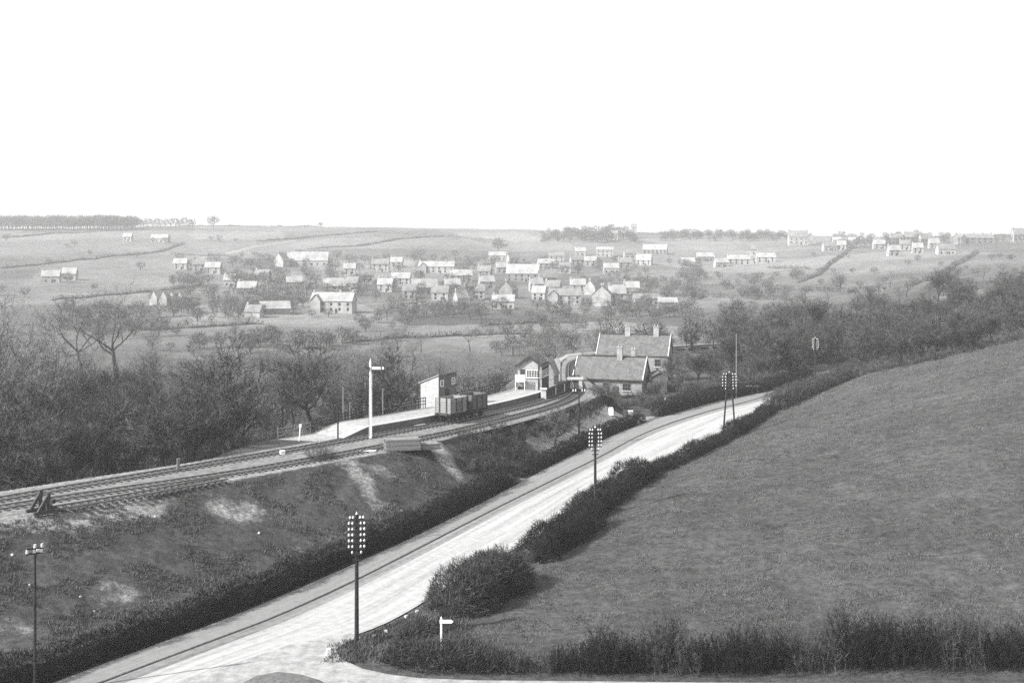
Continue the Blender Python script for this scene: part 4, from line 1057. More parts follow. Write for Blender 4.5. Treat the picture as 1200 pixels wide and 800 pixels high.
Yt = rs.uniform(76.5, 88, 2500); Xt = rs.uniform(-13, -3.2, 2500); dr_ = sdist(Xt, Yt, RIGHT[::6]); k = (dr_ < -.5) & (Yt > 75.8+np.abs(Xt+10)*.1); Xt, Yt = Xt[k], Yt[k]
o = tufts('verge_grass', Xt, Yt, rs.uniform(.15,.5,len(Xt)), .04, M['grass_dark'], 3); o['kind'] = 'stuff'; tag(o, 'long grass and weeds on the corner verge by the junction', 'grass')

# ------------------------------------------------------------------ near and middle trees
def T(px, py_base, py_top, Y, var, label, group=None, lib=None, cat='tree'):
    x, Yv, z = at(px, Y); ht = (py_base-py_top)*Y/FP if py_base else H0-(py_top-300)*Y/FP-z
    return tree(x, Yv, ht, var, label, group, lib, z=z, cat=cat)
T(258, None, 370, 148, 2, 'large spreading bare tree behind the tracks left of the platform ramp', lib=TREES_D)
T(285, None, 412, 158, 0, 'slimmer bare tree just right of the large spreading one')
T(28, None, 372, 138, 3, 'big bare tree at the left edge behind the tracks')
T(137, None, 325, 300, 2, 'tall pale bare tree with round crown standing above the left wood')
T(98, None, 330, 290, 1, 'narrower pale bare tree left of the round crowned one')
T(5, None, 336, 240, 0, 'tall bare tree on the left edge, behind the wood')
T(365, None, 388, 185, 4, 'bare tree with twin stems left of the semaphore signal', lib=TREES_D)
T(345, None, 415, 190, 1, 'bare thin tree left of the twin-stemmed one')
T(452, None, 382, 175, 2, 'spreading bare tree directly behind the semaphore signal', lib=TREES_D)
T(392, None, 418, 200, 0, 'pale bare tree behind the platform ramp')
T(577, None, 425, 190, 4, 'small bare tree behind the platform left of the signal box', lib=TREES_S)
T(553, None, 432, 195, 3, 'small feathery tree behind the second wagon', lib=TREES_S)
T(650, 516, 470, 150, 1, 'small thin bare tree in the station garden below the track', lib=TREES_S)
T(698, None, 447, 172, 2, 'low spreading apple tree in the middle of the station garden', lib=TREES_S)
T(730, None, 462, 182, 0, 'round-crowned small tree beside the garden gate pier', lib=TREES_S)
T(752, None, 456, 188, 3, 'small bare tree in front of the station building right end', lib=TREES_S)
T(817, None, 405, 214, 3, 'broad bare tree right of the station building', lib=TREES_D)
T(800, None, 425, 205, 1, 'bare tree between the station house and white gate', lib=TREES_S)
T(832, None, 412, 226, 0, 'bare tree before the wood at the road bend', lib=TREES_D)
T(845, None, 428, 205, 4, 'bare tree next to the pale armless pole')
T(-14, None, 332, 150, 1, 'very tall bare tree cut by the left edge of the picture')
T(52, None, 352, 168, 0, 'tall bare tree with a broad crown right of the big left edge tree')
T(18, None, 340, 185, 2, 'tall pale crowned tree behind the big left edge tree')
T(232, None, 398, 172, 4, 'slender bare tree left of the large spreading one')
T(425, None, 400, 200, 3, 'bare tree with wide crown left of the semaphore arm')
T(668, None, 452, 190, 3, 'little bare tree hiding the left end of the station front', lib=TREES_S)
T(712, None, 446, 189, 1, 'bare garden tree before the station door', lib=TREES_S)
T(770, None, 440, 196, 2, 'bare tree before the brick outbuilding', lib=TREES_S)
T(782, None, 415, 216, 0, 'bare tree against the right wall of the stone house', lib=TREES_D)
G_L = 'bare trees in the wood behind the tracks'
def scatter(n, pxr, Yr, htr, mn, label, group, lib, seed, test=None, cat='tree'):
    r = random.Random(seed); P = []; tries = 0
    while len(P) < n and tries < n*60:
        tries += 1; Y = r.uniform(*Yr); px = r.uniform(*pxr); x = (px-600)/FP*Y
        if any((x-a)**2+(Y-b)**2 < mn*mn for a, b in P): continue
        if test and not test(px, Y, x): continue
        P.append((x, Y))
    zz = terrain(np.array([p[0] for p in P]), np.array([p[1] for p in P]))
    for i, (x, Y) in enumerate(P):
        ht = r.uniform(*htr)
        px_ = 600+x/Y*FP; wd_ = (Yr[1]-Yr[0])/3; dp = ['front','middle','back'][min(2, int((Y-Yr[0])/wd_))]; sd_ = ['left end','left half','centre','right half','right end'][min(4, int((px_-pxr[0])/(pxr[1]-pxr[0])*5))]
        tree(x, Y, ht, r.randrange(9), label+', '+dp+' row, '+sd_, group, lib, z=float(zz[i]), cat=cat)
def behind(px, Y, x, d=14): 
    dm = float(sdist(np.array([x]), np.array([Y]), MID)[0]); return dm > d
scatter(52, (-60, 250), (116, 215), (8, 13.5), 3.6, 'bare tree in the wood left of the platform', G_L, TREES_D, 21, lambda p, Y, x: behind(p, Y, x, 9) and (H0-(gz(x,Y)+11))*FP/Y+300 > 300+ (60 if p < 110 else 105))
scatter(36, (-60, 420), (190, 300), (9, 14.5), 5.5, 'bare tree in the thinner wood behind', G_L, TREES, 22, lambda p, Y, x: behind(p, Y, x, 11) and not (190 < p < 260 and Y > 250))
scatter(38, (300, 650), (185, 300), (7.5, 12.5), 5, 'bare tree in the belt behind the platform', 'bare trees behind the platform', TREES, 23, lambda p, Y, x: behind(p, Y, x, 16))
scatter(34, (200, 860), (260, 430), (7, 12), 8, 'bare tree in the valley meadow', 'bare trees in the valley', TREES, 24)
# scrub under the wood, uncountable
mbs = MB(); r = random.Random(31)
def scrub(name, n, pxr, Yr, label, test, lib=(0,1,2,3), sc_=(.7,1.5), m='twig_dark', seed=1):
    r = random.Random(seed); vs = []; fs = []; off_ = 0
    tm = [make_shrub(500+i, 1.6, 2.2, 26, .07, 5, .9) for i in range(4)]
    pts = []
    while len(pts) < n:
        Y = r.uniform(*Yr); px = r.uniform(*pxr); x = (px-600)/FP*Y
        if test(px, Y, x): pts.append((x, Y))
    zz = terrain(np.array([p[0] for p in pts]), np.array([p[1] for p in pts]))
    for (x, Y), z in zip(pts, zz):
        t = tm[r.randrange(4)]; s = r.uniform(*sc_); a = r.uniform(0, 6.28); va = np.array(t.v)*s
        ca, sa = math.cos(a), math.sin(a); vv = np.c_[va[:,0]*ca-va[:,1]*sa+x, va[:,0]*sa+va[:,1]*ca+Y, va[:,2]+z]; vs.append(vv); fs.append(np.array(t.f)+off_); off_ += len(vv)
    v = np.concatenate(vs); f = np.concatenate(fs); me_ = bpy.data.meshes.new(name); me_.vertices.add(len(v)); me_.vertices.foreach_set('co', v.ravel()); me_.loops.add(f.size); me_.loops.foreach_set('vertex_index', f.ravel())
    me_.polygons.add(len(f)); me_.polygons.foreach_set('loop_start', np.arange(len(f))*4); me_.polygons.foreach_set('loop_total', np.full(len(f), 4)); me_.update(calc_edges=True); me_.materials.append(M[m])
    o = bpy.data.objects.new(name, me_); col.objects.link(o); o['kind'] = 'stuff'; return tag(o, label, 'undergrowth')
def dm1(x, Y): return float(sdist(np.array([x]), np.array([Y]), MID)[0])
scrub('undergrowth', 520, (-80, 330), (112, 215), 'thick leafless scrub under the wood behind the tracks', lambda p, Y, x: 9.5 < dm1(x, Y) and not (290 < p and Y < 145), seed=1)
scrub('undergrowth', 260, (300, 640), (160, 290), 'thin scrub below the embankment behind the platform', lambda p, Y, x: 15 < dm1(x, Y) and vnoise(x/12, Y/12, 2) > .35, seed=2, sc_=(.5,1.1))
scrub('undergrowth', 120, (540, 700), (118, 172), 'dark scrub on the bank between the track and station garden', lambda p, Y, x: (-7.0 if Y > 143 else -11) < dm1(x, Y) < -4.9 and Y > 128, seed=3, sc_=(.35,.7))
scrub('undergrowth', 70, (690, 850), (185, 212), 'scrub and garden shrubs in front of the station building', lambda p, Y, x: dm1(x, Y) < -5 and float(sdist(np.array([x]), np.array([Y]), PATH[::6])[0]) > 3 and not (13 < x < 27 and Y > 202), seed=4, sc_=(.4,.8))
scrub('undergrowth', 420, (830, 1330), (212, 330), 'dense scrub under the hillside wood on the right', lambda p, Y, x: float(sdist(np.array([x]), np.array([Y]), PATH[::6])[0]) > 3 or float(sdist(np.array([x]), np.array([Y]), RIGHT[::6])[0]) < -6, seed=5, sc_=(.9,1.6))
# single dark bushes
for px, Y, s, lab in ((372,121,.95,'small dark bush on the shoulder below the near track'),(386,122,.55,'tiny dark bush right of the bush on the shoulder'),(112,121,1.1,'dark evergreen bush behind the tracks at left'),(98,122,.8,'smaller dark bush left of the evergreen one'),(602,142,.7,'dark bush at the foot of the bank above the hedge'),(585,138,.6,'low dark bush left of the one above the hedge')):
    x, Yv, z = at(px, Y)
    if 'evergreen' in lab: single(SHRUBS[0], x, Yv, s, lab)
    else: single(SHRUBS[1], x, Yv, s, lab)
# right hand wood
G_R = 'bare trees in the hillside wood on the right'
offroad = lambda p, Y, x: (float(sdist(np.array([x]), np.array([Y]), PATH[::6])[0]) > 3.5 or float(sdist(np.array([x]), np.array([Y]), RIGHT[::6])[0]) < -5)
scatter(56, (850, 1080), (220, 300), (9.5, 14), 4.6, 'bare tree in the hillside wood', G_R, TREES_D, 41, lambda p, Y, x: offroad(p, Y, x) and Y > 222+max(0, p-1000)*.1)
scatter(48, (1030, 1330), (228, 330), (9, 13.5), 4.6, 'bare tree in the wood over the hill crest', G_R, TREES_D, 42, offroad)
scatter(30, (880, 1300), (300, 400), (9, 13), 6.5, 'bare tree high behind the hillside wood', G_R, TREES_D, 43, offroad)
scatter(24, (900, 1300), (400, 520), (7, 10), 11.0, 'bare tree on the slope above the hillside wood', G_R, TREES, 44)

# ------------------------------------------------------------------ far fields: hedges
FH = [
 ('long hedge climbing the far field below the skyline at left', [(0,314),(60,309),(120,302),(190,295),(215,286)]),
 ('hedge under the skyline wood at far left', [(0,279),(60,274),(110,272),(170,270)]),
 ('hedge curving round the dome shaped field in the centre', [(360,292),(420,289),(470,280),(530,277),(590,288)]),
 ('second hedge over the dome shaped field', [(300,283),(380,277),(440,272),(500,276),(560,281),(600,284)]),
 ('hedge below the dome shaped field left of the white church', [(200,298),(260,300),(310,310),(325,318)]),
 ('hedge rising through the allotment fields on the right', [(935,332),(960,322),(975,308),(990,298),(1000,288)]),
 ('hedge at the foot of the right hand fields', [(940,340),(990,343),(1040,341)]),
 ('hedge crossing the field below the row with a tower', [(700,325),(760,330),(820,336),(880,338),(930,340)]),
 ('lower hedge between the two meadows right of the village', [(760,346),(820,349),(880,350),(940,353)]),
 ('diagonal hedge at the right edge of the village gardens', [(765,372),(790,364),(810,357)]),
 ('hedge on the field above the right hand wood', [(1060,338),(1090,328),(1110,318),(1130,306),(1145,296)]),
 ('thin hedge across the upper right fields', [(900,314),(950,316)]),
 ('hedge bounding the meadow behind the left wood', [(60,352),(130,346),(200,340),(240,334)]),
 ('hedge in the valley meadow behind the platform hut', [(400,402),(470,396),(540,394),(620,392)]),
 ('hedge in the valley meadow below the terrace', [(560,382),(640,378),(720,376)]),
 ('hedge across the left valley meadow', [(150,388),(230,384),(310,380)]),
 ('skyline hedge left of centre', [(205,265),(300,264.5),(380,265.5)]),
 ('skyline hedge right of centre', [(770,273),(850,274),(920,275)]),
 ('hedge on the right skyline', [(1080,278),(1150,277),(1200,275)]),
]
for i, (lab, pts) in enumerate(FH):
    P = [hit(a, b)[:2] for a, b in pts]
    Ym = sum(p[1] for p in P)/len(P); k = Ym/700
    hedge('field_hedge', P, 1.4+.9*k, 1.3+.6*k, 2.8/k, lab, group='field hedges on the far hillside', mcore='farhedge', mleaf='farhedge', tw=.28, L=1.3, seed=60+i, lump=.6, step=3.0*max(.6, k))

# ------------------------------------------------------------------ village
HS = [  # px, base py, width px, rotation deg, wall h m, roof h m, wall, roof, label
 (361,311,48,8,3.5,5.5,'farwall','farroof_pale','large pale-roofed chapel with long bright roof in the left of the village',1),
 (330,312,16,60,4,5,'farwall','farroof','small steep gable house left of the pale-roofed chapel',1),
 (391,366,50,-6,5.2,3.2,'farwall','farroof_pale','long pale villa with a front gable nearest the wood in the village',3),
 (392,345,26,10,4.5,3.6,'farwall','farroof_pale','pale hipped house just above the long villa',2),
 (412,340,18,-20,4,3,'farwall_grey','farroof','grey cottage right of the pale hipped house',1),
 (322,368,34,12,2.5,2.6,'farwall_grey','farroof_pale','low broad shed left of the long villa',0),
 (298,372,20,-10,2.5,2.5,'farwall','farroof','lower cottage left of the broad shed',1),
 (613,330,38,-5,5,5,'farwall_grey','farroof_pale','big bright-roofed hall in the middle of the village',0),
 (641,334,20,15,4.5,4,'farwall_grey','farroof','grey gabled house right of the bright-roofed hall',1),
 (662,357,38,-4,4.6,2.8,'farwall','farroof','row of cottages with small porches left of the gabled pair',4),
 (706,358,22,70,5,4,'farwall','farroof','tall house with dark gable in front of the village',2),
 (723,356,20,-6,5,3.6,'farwall','farroof_pale','bright-roofed house touching the tall dark gabled one',2),
 (709,301,20,0,6,2,'farwall','farroof_pale','square white house high on the slope',2),
 (768,298,28,-12,4,4,'farwall_grey','farroof_pale','broad gabled house below the skyline tower house',1),
 (652,309,18,0,6,2.5,'farwall','farroof','pale house left of the square white one, lower down',2),
 (676,311,16,10,4,3,'farwall','farroof','cottage between the two pale houses in the upper village',1),
 (692,312,14,-8,4,3,'farwall','farroof_pale','tiny bright cottage under the square white house',1),
 (732,314,16,5,4,3,'farwall_grey','farroof','grey cottage right of the tiny bright one',1),
 (755,311,18,-15,4,4,'farwall','farroof_pale','pale rounded farm building at the upper village end',1),
 (512,320,42,-3,4.5,3,'farwall','farroof_pale','long pale terrace in the upper middle of the village',4),
 (540,330,26,4,4,3,'farwall','farroof_pale','pale row slightly below the long terrace',2),
 (497,344,30,12,3.5,4,'farwall_grey','farroof_pale','steep pale-roofed barn left of the village centre',0),
 (470,334,22,-10,4,3,'farwall','farroof_pale','cottage left of the steep barn',1),
 (446,318,20,6,5,3,'farwall','farroof','pale cottage pair right of the chapel',2),
 (465,314,14,-4,4,3,'farwall','farroof_pale','small cottage right of the pale cottage pair',1),
 (583,305,20,0,3.5,2.5,'farwall','farroof_pale','bright little farmhouse by the round hilltop tree',1),
 (601,309,14,30,4,3,'farwall','farroof','small gabled house right of the little farmhouse',1),
 (570,338,18,10,4,3,'farwall','farroof_pale','pale cottage left of the bright-roofed hall',1),
 (556,350,24,-8,4,3.2,'farwall','farroof','cottage with low eaves below the village centre',1),
 (596,350,18,65,4.5,4,'farwall_grey','farroof','dark gable-fronted house under the hall',1),
 (590,362,26,0,3.5,2.6,'farwall','farroof_pale','low pale building at the lower edge under the hall',1),
 (632,352,16,-20,4,3,'farwall','farroof_pale','bright cottage just left of the cottage row',1),
 (757,357,30,4,3,2,'farwall','farroof','low outbuildings right of the tall gabled house',0),
 (782,360,22,-4,2.4,1.8,'farwall','farroof_pale','small white sheds at the right end of the village',0),
 (883,309,8,0,10,3,'farwall','farroof','pale church tower among the long roadside row',0),
 (865,310,26,4,4,2.6,'farwall','farroof_pale','pale building row left of the church tower',2),
 (897,308,22,-4,4,2.6,'farwall','farroof_pale','pale cottages right of the church tower',2),
 (826,306,20,0,3.5,2.6,'farwall_grey','farroof_pale','lone long shed left of the tower row',0),
 (935,287,22,-6,7,5,'farwall','farroof','prominent white gabled house on the right skyline',2),
 (949,286,12,80,5,4,'farwall','farroof','smaller white wing right of the prominent skyline house',1),
 (989,285,26,0,3,2,'farwall','farroof_pale','long low pale barn near the right skyline',0),
 (972,294,16,10,3.5,3,'farwall','farroof','cottage below the long low barn',1),
 (986,293,10,-10,4,3,'farwall','farroof_pale','tiny bright cottage below the long low barn',1),
 (1050,286,14,5,5,3.5,'farwall','farroof','pale skyline house at the left of the right hand hamlet',1),
 (1068,285,16,-5,5,4,'farwall_grey','farroof','grey house in the middle of the right hand hamlet',1),
 (1083,287,12,8,5,4,'farwall','farroof','narrow pale house at the right of the right hand hamlet',1),
 (1075,297,12,0,4,3,'farwall','farroof_pale','white cottage below the right hand hamlet',1),
 (1047,300,14,10,4,3,'farwall','farroof_pale','pale cottage left of the white cottage under the hamlet',1),
 (1108,298,20,0,3.5,3,'farwall','farroof','low cottage by the pale track under the hamlet',1),
 (1141,286,44,2,5,3,'farwall_grey','farroof','long dark-roofed row on the right skyline',4),
 (1193,283,14,0,6,5,'farwall','farroof','steep-roofed house at the right edge of the skyline',1),
 (743,279,6,0,11,3,'farwall','farroof','tall narrow tower house on the central skyline',0),
 (734,280,12,0,6,3.5,'farwall_grey','farroof','lower wing beside the tall tower house on the skyline',1),
 (720,281,8,0,6,3,'farwall','farroof','white-walled lodge left of the tower house',1),
 (194,358,10,80,3.5,3,'farwall','farroof_pale','first white gable end of the row above the left meadow',0),
 (203,358,10,80,3.5,3,'farwall','farroof_pale','second white gable end of the row above the left meadow',0),
 (212,358,10,80,3.5,3,'farwall','farroof_pale','third white gable end of the row above the left meadow',0),
 (184,357,10,80,3.2,3,'farwall','farroof_pale','faint fourth gable end at the left of that row',0),
 (212,316,16,0,4,3,'farwall','farroof_pale','pale farm cottage at the left of the hillside lane',1),
 (234,318,16,8,4.5,3,'farwall','farroof','cottage with two chimneys on the hillside lane',2),
 (250,321,18,-5,4,3,'farwall','farroof_pale','pale cottage at the lower end of the hillside lane',1),
 (60,331,20,5,3.5,3,'farwall','farroof_pale','pale farm roofs left of the tall round-crowned tree',1),
 (82,328,16,-8,3.5,3,'farwall','farroof_pale','pale barn right of the farm roofs at far left',0),
 (150,283,10,0,4,3,'farwall','farroof_pale','tiny pale farmhouse high on the left hillside',1),
 (188,284,20,0,3.5,3,'farwall','farroof_pale','pale farm row high on the left hillside',1),
 (290,345,22,0,3.5,3,'farwall_grey','farroof_pale','pale terrace end above the broad shed',1),
 (724,395,6,0,1.3,1.4,'farwall','farroof_pale','little white-roofed hut in the valley behind the station',0),
 (628,341,16,10,4,3,'farwall','farroof_pale','bright cottage tucked between the hall and the cottage row',1),
 (648,345,18,-8,4,3,'farwall_grey','farroof','grey cottage directly above the cottage row',1),
 (677,342,18,5,4,3,'farwall','farroof_pale','pale cottage above the right end of the cottage row',1),
 (694,345,14,60,4,3.4,'farwall','farroof','gable-end cottage above the tall dark gabled house',1),
 (740,345,18,-5,3.6,3,'farwall','farroof_pale','pale cottage right above the touching bright-roofed house',1),
 (640,315,20,4,4,3,'farwall','farroof_pale','pale row behind the bright-roofed hall, to its right',2),
 (662,320,14,-12,4,3,'farwall','farroof','cottage under the pale row behind the hall',1),
 (716,320,18,9,3.6,3,'farwall','farroof_pale','pale cottage in the gap below the square white house',1),
 (588,320,14,12,4,3,'farwall','farroof_pale','small pale cottage above the left end of the hall roof',1),
 (568,325,16,-15,4,3,'farwall_grey','farroof','grey cottage right of the pale row under the terrace',1),
 (530,342,18,7,4,3,'farwall','farroof_pale','bright cottage right of the steep barn',1),
 (516,352,20,-12,4,3,'farwall','farroof','pale cottage below the steep barn',1),
 (540,358,16,30,3.6,3,'farwall','farroof_pale','low bright cottage at the lower edge of the village, left of the low eaves one',1),
 (480,350,16,4,4,3,'farwall','farroof','cottage at the lower left of the village centre',1),
 (452,342,18,-9,4,3,'farwall','farroof_pale','pale cottage halfway between villa and village centre',1),
 (430,330,16,14,4,3,'farwall','farroof','cottage above the right side of the long villa',1),
 (410,322,14,-3,4,3,'farwall','farroof_pale','tiny pale cottage between chapel and cottage pair',1),
 (345,338,18,6,3.6,3,'farwall','farroof_pale','pale cottage under the chapel',1),
 (308,330,18,-7,3.6,3,'farwall_grey','farroof','grey farmhouse left of and below the chapel',1),
 (270,336,14,3,3.6,3,'farwall','farroof_pale','small pale cottage beyond the terrace end, to its left',1),
 (680,300,12,0,3.6,3,'farwall','farroof_pale','tiny cottage left of the square white house',1),
 (738,302,14,8,3.6,3,'farwall','farroof','cottage between the square white house and broad gabled house',1),
 (806,312,16,-4,3.4,2.6,'farwall','farroof_pale','pale shed left below the lone long shed',0),
 (845,313,16,5,3.4,2.6,'farwall','farroof_pale','low pale cottage under the left of the tower row',1),
 (1030,292,14,6,4,3,'farwall','farroof_pale','pale cottage at the left foot of the right hand hamlet',1),
 (1060,293,12,-6,4,3,'farwall','farroof','small cottage in front of the grey hamlet house',1),
 (1094,291,12,3,4,3,'farwall','farroof_pale','pale cottage right of the narrow hamlet house',1),
]
seen = []
for i, (px, py, wpx, rot, wh, rh, wm, rm, lab, nc_) in enumerate(HS):
    x, Y, z = hit(px, py); W = wpx*Y/FP; D = min(9.0, max(4.5, W*.5)); wh *= 1.2; rh *= 1.3; rot += ((i*37) % 17)-8
    if abs(rot) > 45: W, D = max(7, D*1.3), W
    nw = max(1, min(6, int(W/4))); wins = []
    if wh > 3.1 and abs(rot) < 45:
        for k in range(nw):
            u = -W/2+W*(k+.5)/nw
            if wh >= 4.5: wins.append((u, wh*.72))
            wins.append((u, wh*.3))
    o = empty('house' if 'barn' not in lab and 'shed' not in lab else 'farm_building', (x, Y, z), math.radians(rot))
    b = MB(); pts = [(-D/2,-2),(D/2,-2),(D/2,wh),(0,wh+rh),(-D/2,wh)]; 
    for xx in (-W/2, W/2):
        for y_, z_ in pts: b.v.append((xx, y_, z_))
    b.f += [(4,3,2,1,0),(5,6,7,8,9),(0,1,6,5),(1,2,7,6),(4,0,5,9)]
    if nc_ >= 3 or i in (2,):   # front gable
        n0 = len(b.v); b.prism([(-W*.36-2.6,-2),(-W*.36+2.6,-2),(-W*.36+2.6,wh),(-W*.36,wh+rh*.8),(-W*.36-2.6,wh)], -D/2-1.6, -D/2+.5)
    b.build('wall', M[wm], o)
    rf = MB()
    for s in (-1,1):
        a = [(-W/2-.3,0,wh+rh+.03),(W/2+.3,0,wh+rh+.03),(W/2+.3,s*(D/2+.4),wh-.3),(-W/2-.3,s*(D/2+.4),wh-.3)]
        if s < 0: a = a[::-1]
        rf.quad(*a[::1]); rf.quad(*[(p[0],p[1],p[2]+.2) for p in a][::-1]); 
        for q in range(4): j = (q+1)%4; rf.quad(a[q], a[j], (a[j][0],a[j][1],a[j][2]+.2), (a[q][0],a[q][1],a[q][2]+.2))
    if nc_ >= 3:
        for s in (-1,1):
            p = [(-W*.36,-D/2-2,wh+rh*.8+.1),(-W*.36,0,wh+rh*.8+.1),(-W*.36+s*3.0,0,wh-.1),(-W*.36+s*3.0,-D/2-2,wh-.1)]; rf.quad(*p)
    r_ = rf.build('roof', M[rm], o)
    for k in range(nc_):
        u = (-W/2+.7) if k == 0 else (W/2-.7 if k == 1 else -W/2+W*k/nc_)
        MB().box((u,0,wh+rh+.3),(1.1,.9,2.2)).build('chimney', M['chimney'], r_)
    wmesh = MB().box((0,-.04,0),(1.1,.1,1.5)).mesh('window'); wmesh.materials.append(M['pane'])
    for u, zz_ in wins: q = link('window', wmesh, None, o); q.location = (u, -D/2, zz_)
    if wh > 3.1 and abs(rot) < 45: MB().box((W*.12,-D/2-.05,1.0),(1.2,.1,2.2)).build('door', M['dark'], o)
    tag(o, lab, 'tower' if 'church tower' in lab else ('farm building' if 'barn' in lab or 'shed' in lab else 'house'))
    seen.append((x, Y))

# ------------------------------------------------------------------ far trees
r = random.Random(77)
def ft(px, py, htm, label, group=None, var=None, broad=1.0):
    x, Y, z = hit(px, py); o = bpy.data.objects.new('bare_tree', FTREES[(r.randrange(6) if var is None else var)]); col.objects.link(o)
    s = htm/10; o.location = (x, Y, z-.3); o.scale = (s*broad, s*broad, s); o.rotation_euler = (0, 0, r.uniform(0, 6.28)); return tag(o, label, 'tree', group)
ft(250, 268, 19, 'lone round tree standing on the left skyline', var=1, broad=1.1)
ft(584, 297, 19, 'round hilltop tree above the little bright farmhouse', var=2, broad=1.1)
ft(375, 267, 9, 'tiny lone tree on the skyline left of centre', var=4)
for px, py, h, lab in ((275,338,13,'bare tree standing alone below the hillside lane'),(553,352,14,'slim pale tree in front of the village centre'),(806,352,12,'slim tree by the meadow hedge right of the village'),(882,352,11,'small round tree on the meadow right of the village'),(984,345,12,'slim bare tree at the foot of the allotment fields'),(1043,286,9,'small tree beside the first hamlet house')):
    ft(px, py, h, lab)
# everything farther off reads as masses: merged light trees and bushes, one object per mass
LT = []
for s in range(6):
    rr = random.Random(900+s); mb = MB()
    mb.beam((0,0,-.3), (rr.uniform(-.2,.2),rr.uniform(-.2,.2),4.5), .3, .3)
    for k in range(190):
        d = rv(rr); d.z = d.z*.8-.1; rad = rr.uniform(.4, 1)**.5; c = Vector((0,0,5.4)); p = c+Vector((d.x*3.6, d.y*3.6, d.z*4.4))*rad*rr.uniform(.55,1)
        strip_q(mb, p, (d*.8+rv(rr)*.7+Vector((0,0,.35))).normalized(), rr.uniform(.9, 1.9), .24, rr)
    for k in range(6):
        a = rr.uniform(0, 6.28); mb.beam((0,0,rr.uniform(2.2,4)), (2.4*math.cos(a), 2.4*math.sin(a), rr.uniform(5.5, 8)), .13, .13)
    LT.append((np.array(mb.v), np.array(mb.f)))
def mass(name, pts, label, m='twig', cat='trees'):
    vs, fs, off_ = [], [], 0
    for x, Y, z, h, br in pts:
        v, f = LT[r.randrange(6)]; a = r.uniform(0, 6.28); ca, sa = math.cos(a), math.sin(a); s_ = h/9.6
        vs.append(np.c_[(v[:,0]*ca-v[:,1]*sa)*s_*br+x, (v[:,0]*sa+v[:,1]*ca)*s_*br+Y, v[:,2]*s_+z]); fs.append(f+off_); off_ += len(v)
    v = np.concatenate(vs); f = np.concatenate(fs); me_ = bpy.data.meshes.new(name); me_.vertices.add(len(v)); me_.vertices.foreach_set('co', v.ravel()); me_.loops.add(f.size); me_.loops.foreach_set('vertex_index', f.ravel())
    me_.polygons.add(len(f)); me_.polygons.foreach_set('loop_start', np.arange(len(f))*4); me_.polygons.foreach_set('loop_total', np.full(len(f), 4)); me_.update(calc_edges=True); me_.materials.append(M[m])
    o = bpy.data.objects.new(name, me_); col.objects.link(o); o['kind'] = 'stuff'; return tag(o, label, cat)
TX = []
def hp(px, py, h, br=1.0):
    x, Y, z = hit(px, py); TX.append((x, Y, z-.3, h, br))
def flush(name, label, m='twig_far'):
    global TX
    mass(name, TX, label, m); TX = []
for px in np.arange(-60, 160, 1.6): hp(px+r.uniform(-1,1), 269+r.uniform(-1,1.5), r.uniform(17, 22), 1.1)
for px in (164,168,173,179,184,188,194,200,206,211,216,222,226): hp(px, 267.5, r.uniform(13, 18), .8)
flush('skyline_wood', 'long belt of bare trees along the left skyline')
for k in range(95):
    px = r.uniform(634, 745); t = (px-634)/111; hp(px, 275+r.uniform(-1, 10), (4+13*math.sin(min(1, t*1.5+.05)*math.pi*.72))*(.55+.7*float(vnoise(px/9, 1.5, 3)))*r.uniform(.75,1.1), 1.1)
for k in range(110): hp(r.uniform(775, 925), 276+r.uniform(-1, 7), r.uniform(6, 11), 1.3)
for k in range(60): hp(r.uniform(975, 1115), 284+r.uniform(-5, 10), r.uniform(7, 13), 1.0)
for k in range(20): hp(r.uniform(1165, 1260), 283+r.uniform(-3, 6), r.uniform(6, 10), 1.0)
flush('skyline_trees', 'clumps of bare trees round the houses on the centre and right skyline')
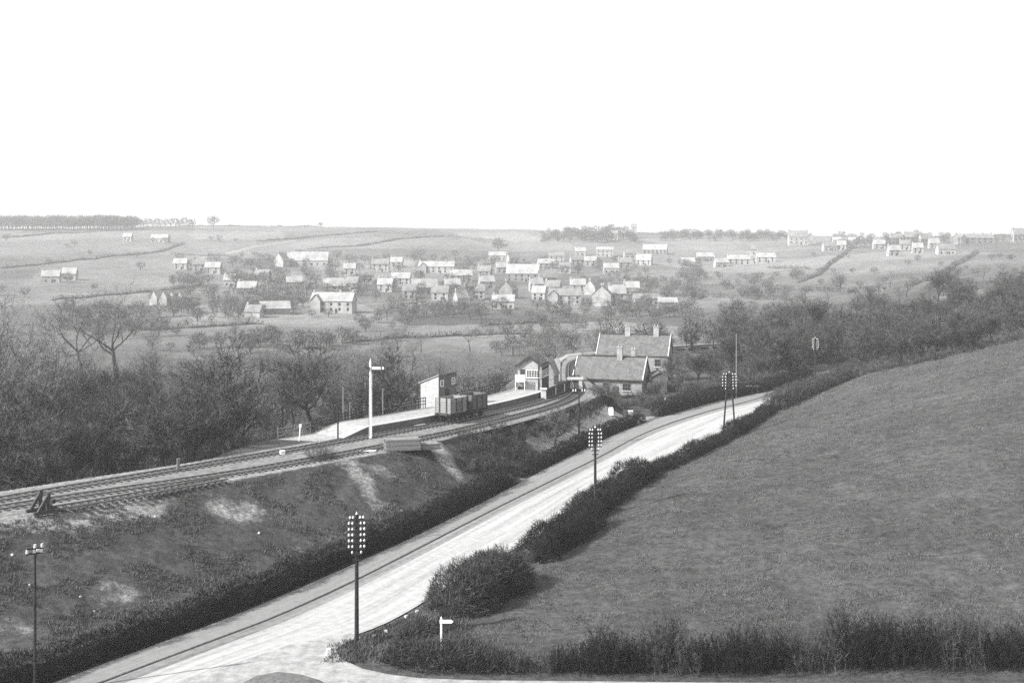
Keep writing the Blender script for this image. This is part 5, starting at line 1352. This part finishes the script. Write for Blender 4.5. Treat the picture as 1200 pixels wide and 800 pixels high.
# village trees; none right in front of a house
k = 0
SB = np.array(seen)
while k < 760:
    u = r.random(); px = 200+620*u; py = r.uniform(302+abs(u-.5)*10, 375); x, Y, z = hit(px, py); d = SB-np.array([x, Y])
    front = (np.abs(d[:,0]) < 13) & (d[:,1] > -6) & (d[:,1] < 26)
    k += 1
    if front.any() and r.random() < .62: continue
    if vnoise(x/38, Y/38, 71) < .30: continue
    TX.append((x, Y, z-.3, r.uniform(4.5, 11), r.uniform(.9, 1.4)))
flush('village_trees', 'bare trees and garden bushes between the houses of the village')
# meadow belts
for k in range(520):
    px = r.uniform(60, 900); py = r.uniform(362, 418); x, Y, z = hit(px, py)
    if vnoise(x/30, Y/30, 73) < .52: continue
    TX.append((x, Y, z-.3, r.uniform(4, 9), r.uniform(.9, 1.4)))
for k in range(70): hp(r.uniform(700, 940), r.choice((327, 337, 350))+r.uniform(-4, 4), r.uniform(4, 8), 1.2)
for k in range(60):
    px = r.uniform(-40, 330); py = r.choice((285, 300, 315, 330, 345, 352))+r.gauss(0, 3)+px*.01; x, Y, z = hit(px, py)
    if vnoise(x/40, Y/40, 75) < .4: continue
    TX.append((x, Y, z-.3, r.uniform(4, 9), r.uniform(1, 1.6)))
for k in range(60): hp(r.uniform(930, 1200), r.uniform(300, 345), r.uniform(3, 6), 1.4) if r.random() < .5 else None
flush('field_trees', 'scattered bare trees and bushes in the meadows and far fields')

# ------------------------------------------------------------------ haze
mb = MB().box((0, 1230, 69), (9000, 2900, 300)); hz = mb.mesh('haze'); hm = bpy.data.materials.new('haze_air'); hm.use_nodes = True
t = hm.node_tree; t.nodes.clear(); ou = t.nodes.new('ShaderNodeOutputMaterial'); pv = t.nodes.new('ShaderNodeVolumePrincipled')
pv.inputs['Color'].default_value = (1, 1, 1, 1); pv.inputs['Density'].default_value = HAZE; pv.inputs['Anisotropy'].default_value = .1
t.links.new(pv.outputs[0], ou.inputs['Volume']); hz.materials.append(hm)
zmin = float(ZZ.min()); zmax = max(float(ZZ.max())+30, 130)
o = bpy.data.objects.new('haze', hz); col.objects.link(o)
hz.transform(Matrix.Diagonal((1, 1, (zmax-zmin+1)/300, 1))); lo_ = min(v.co.z for v in hz.vertices); o.location = (0, 0, zmin-1-lo_)
o['kind'] = 'stuff'; o['label'] = 'pale haze thinning the far hillside'
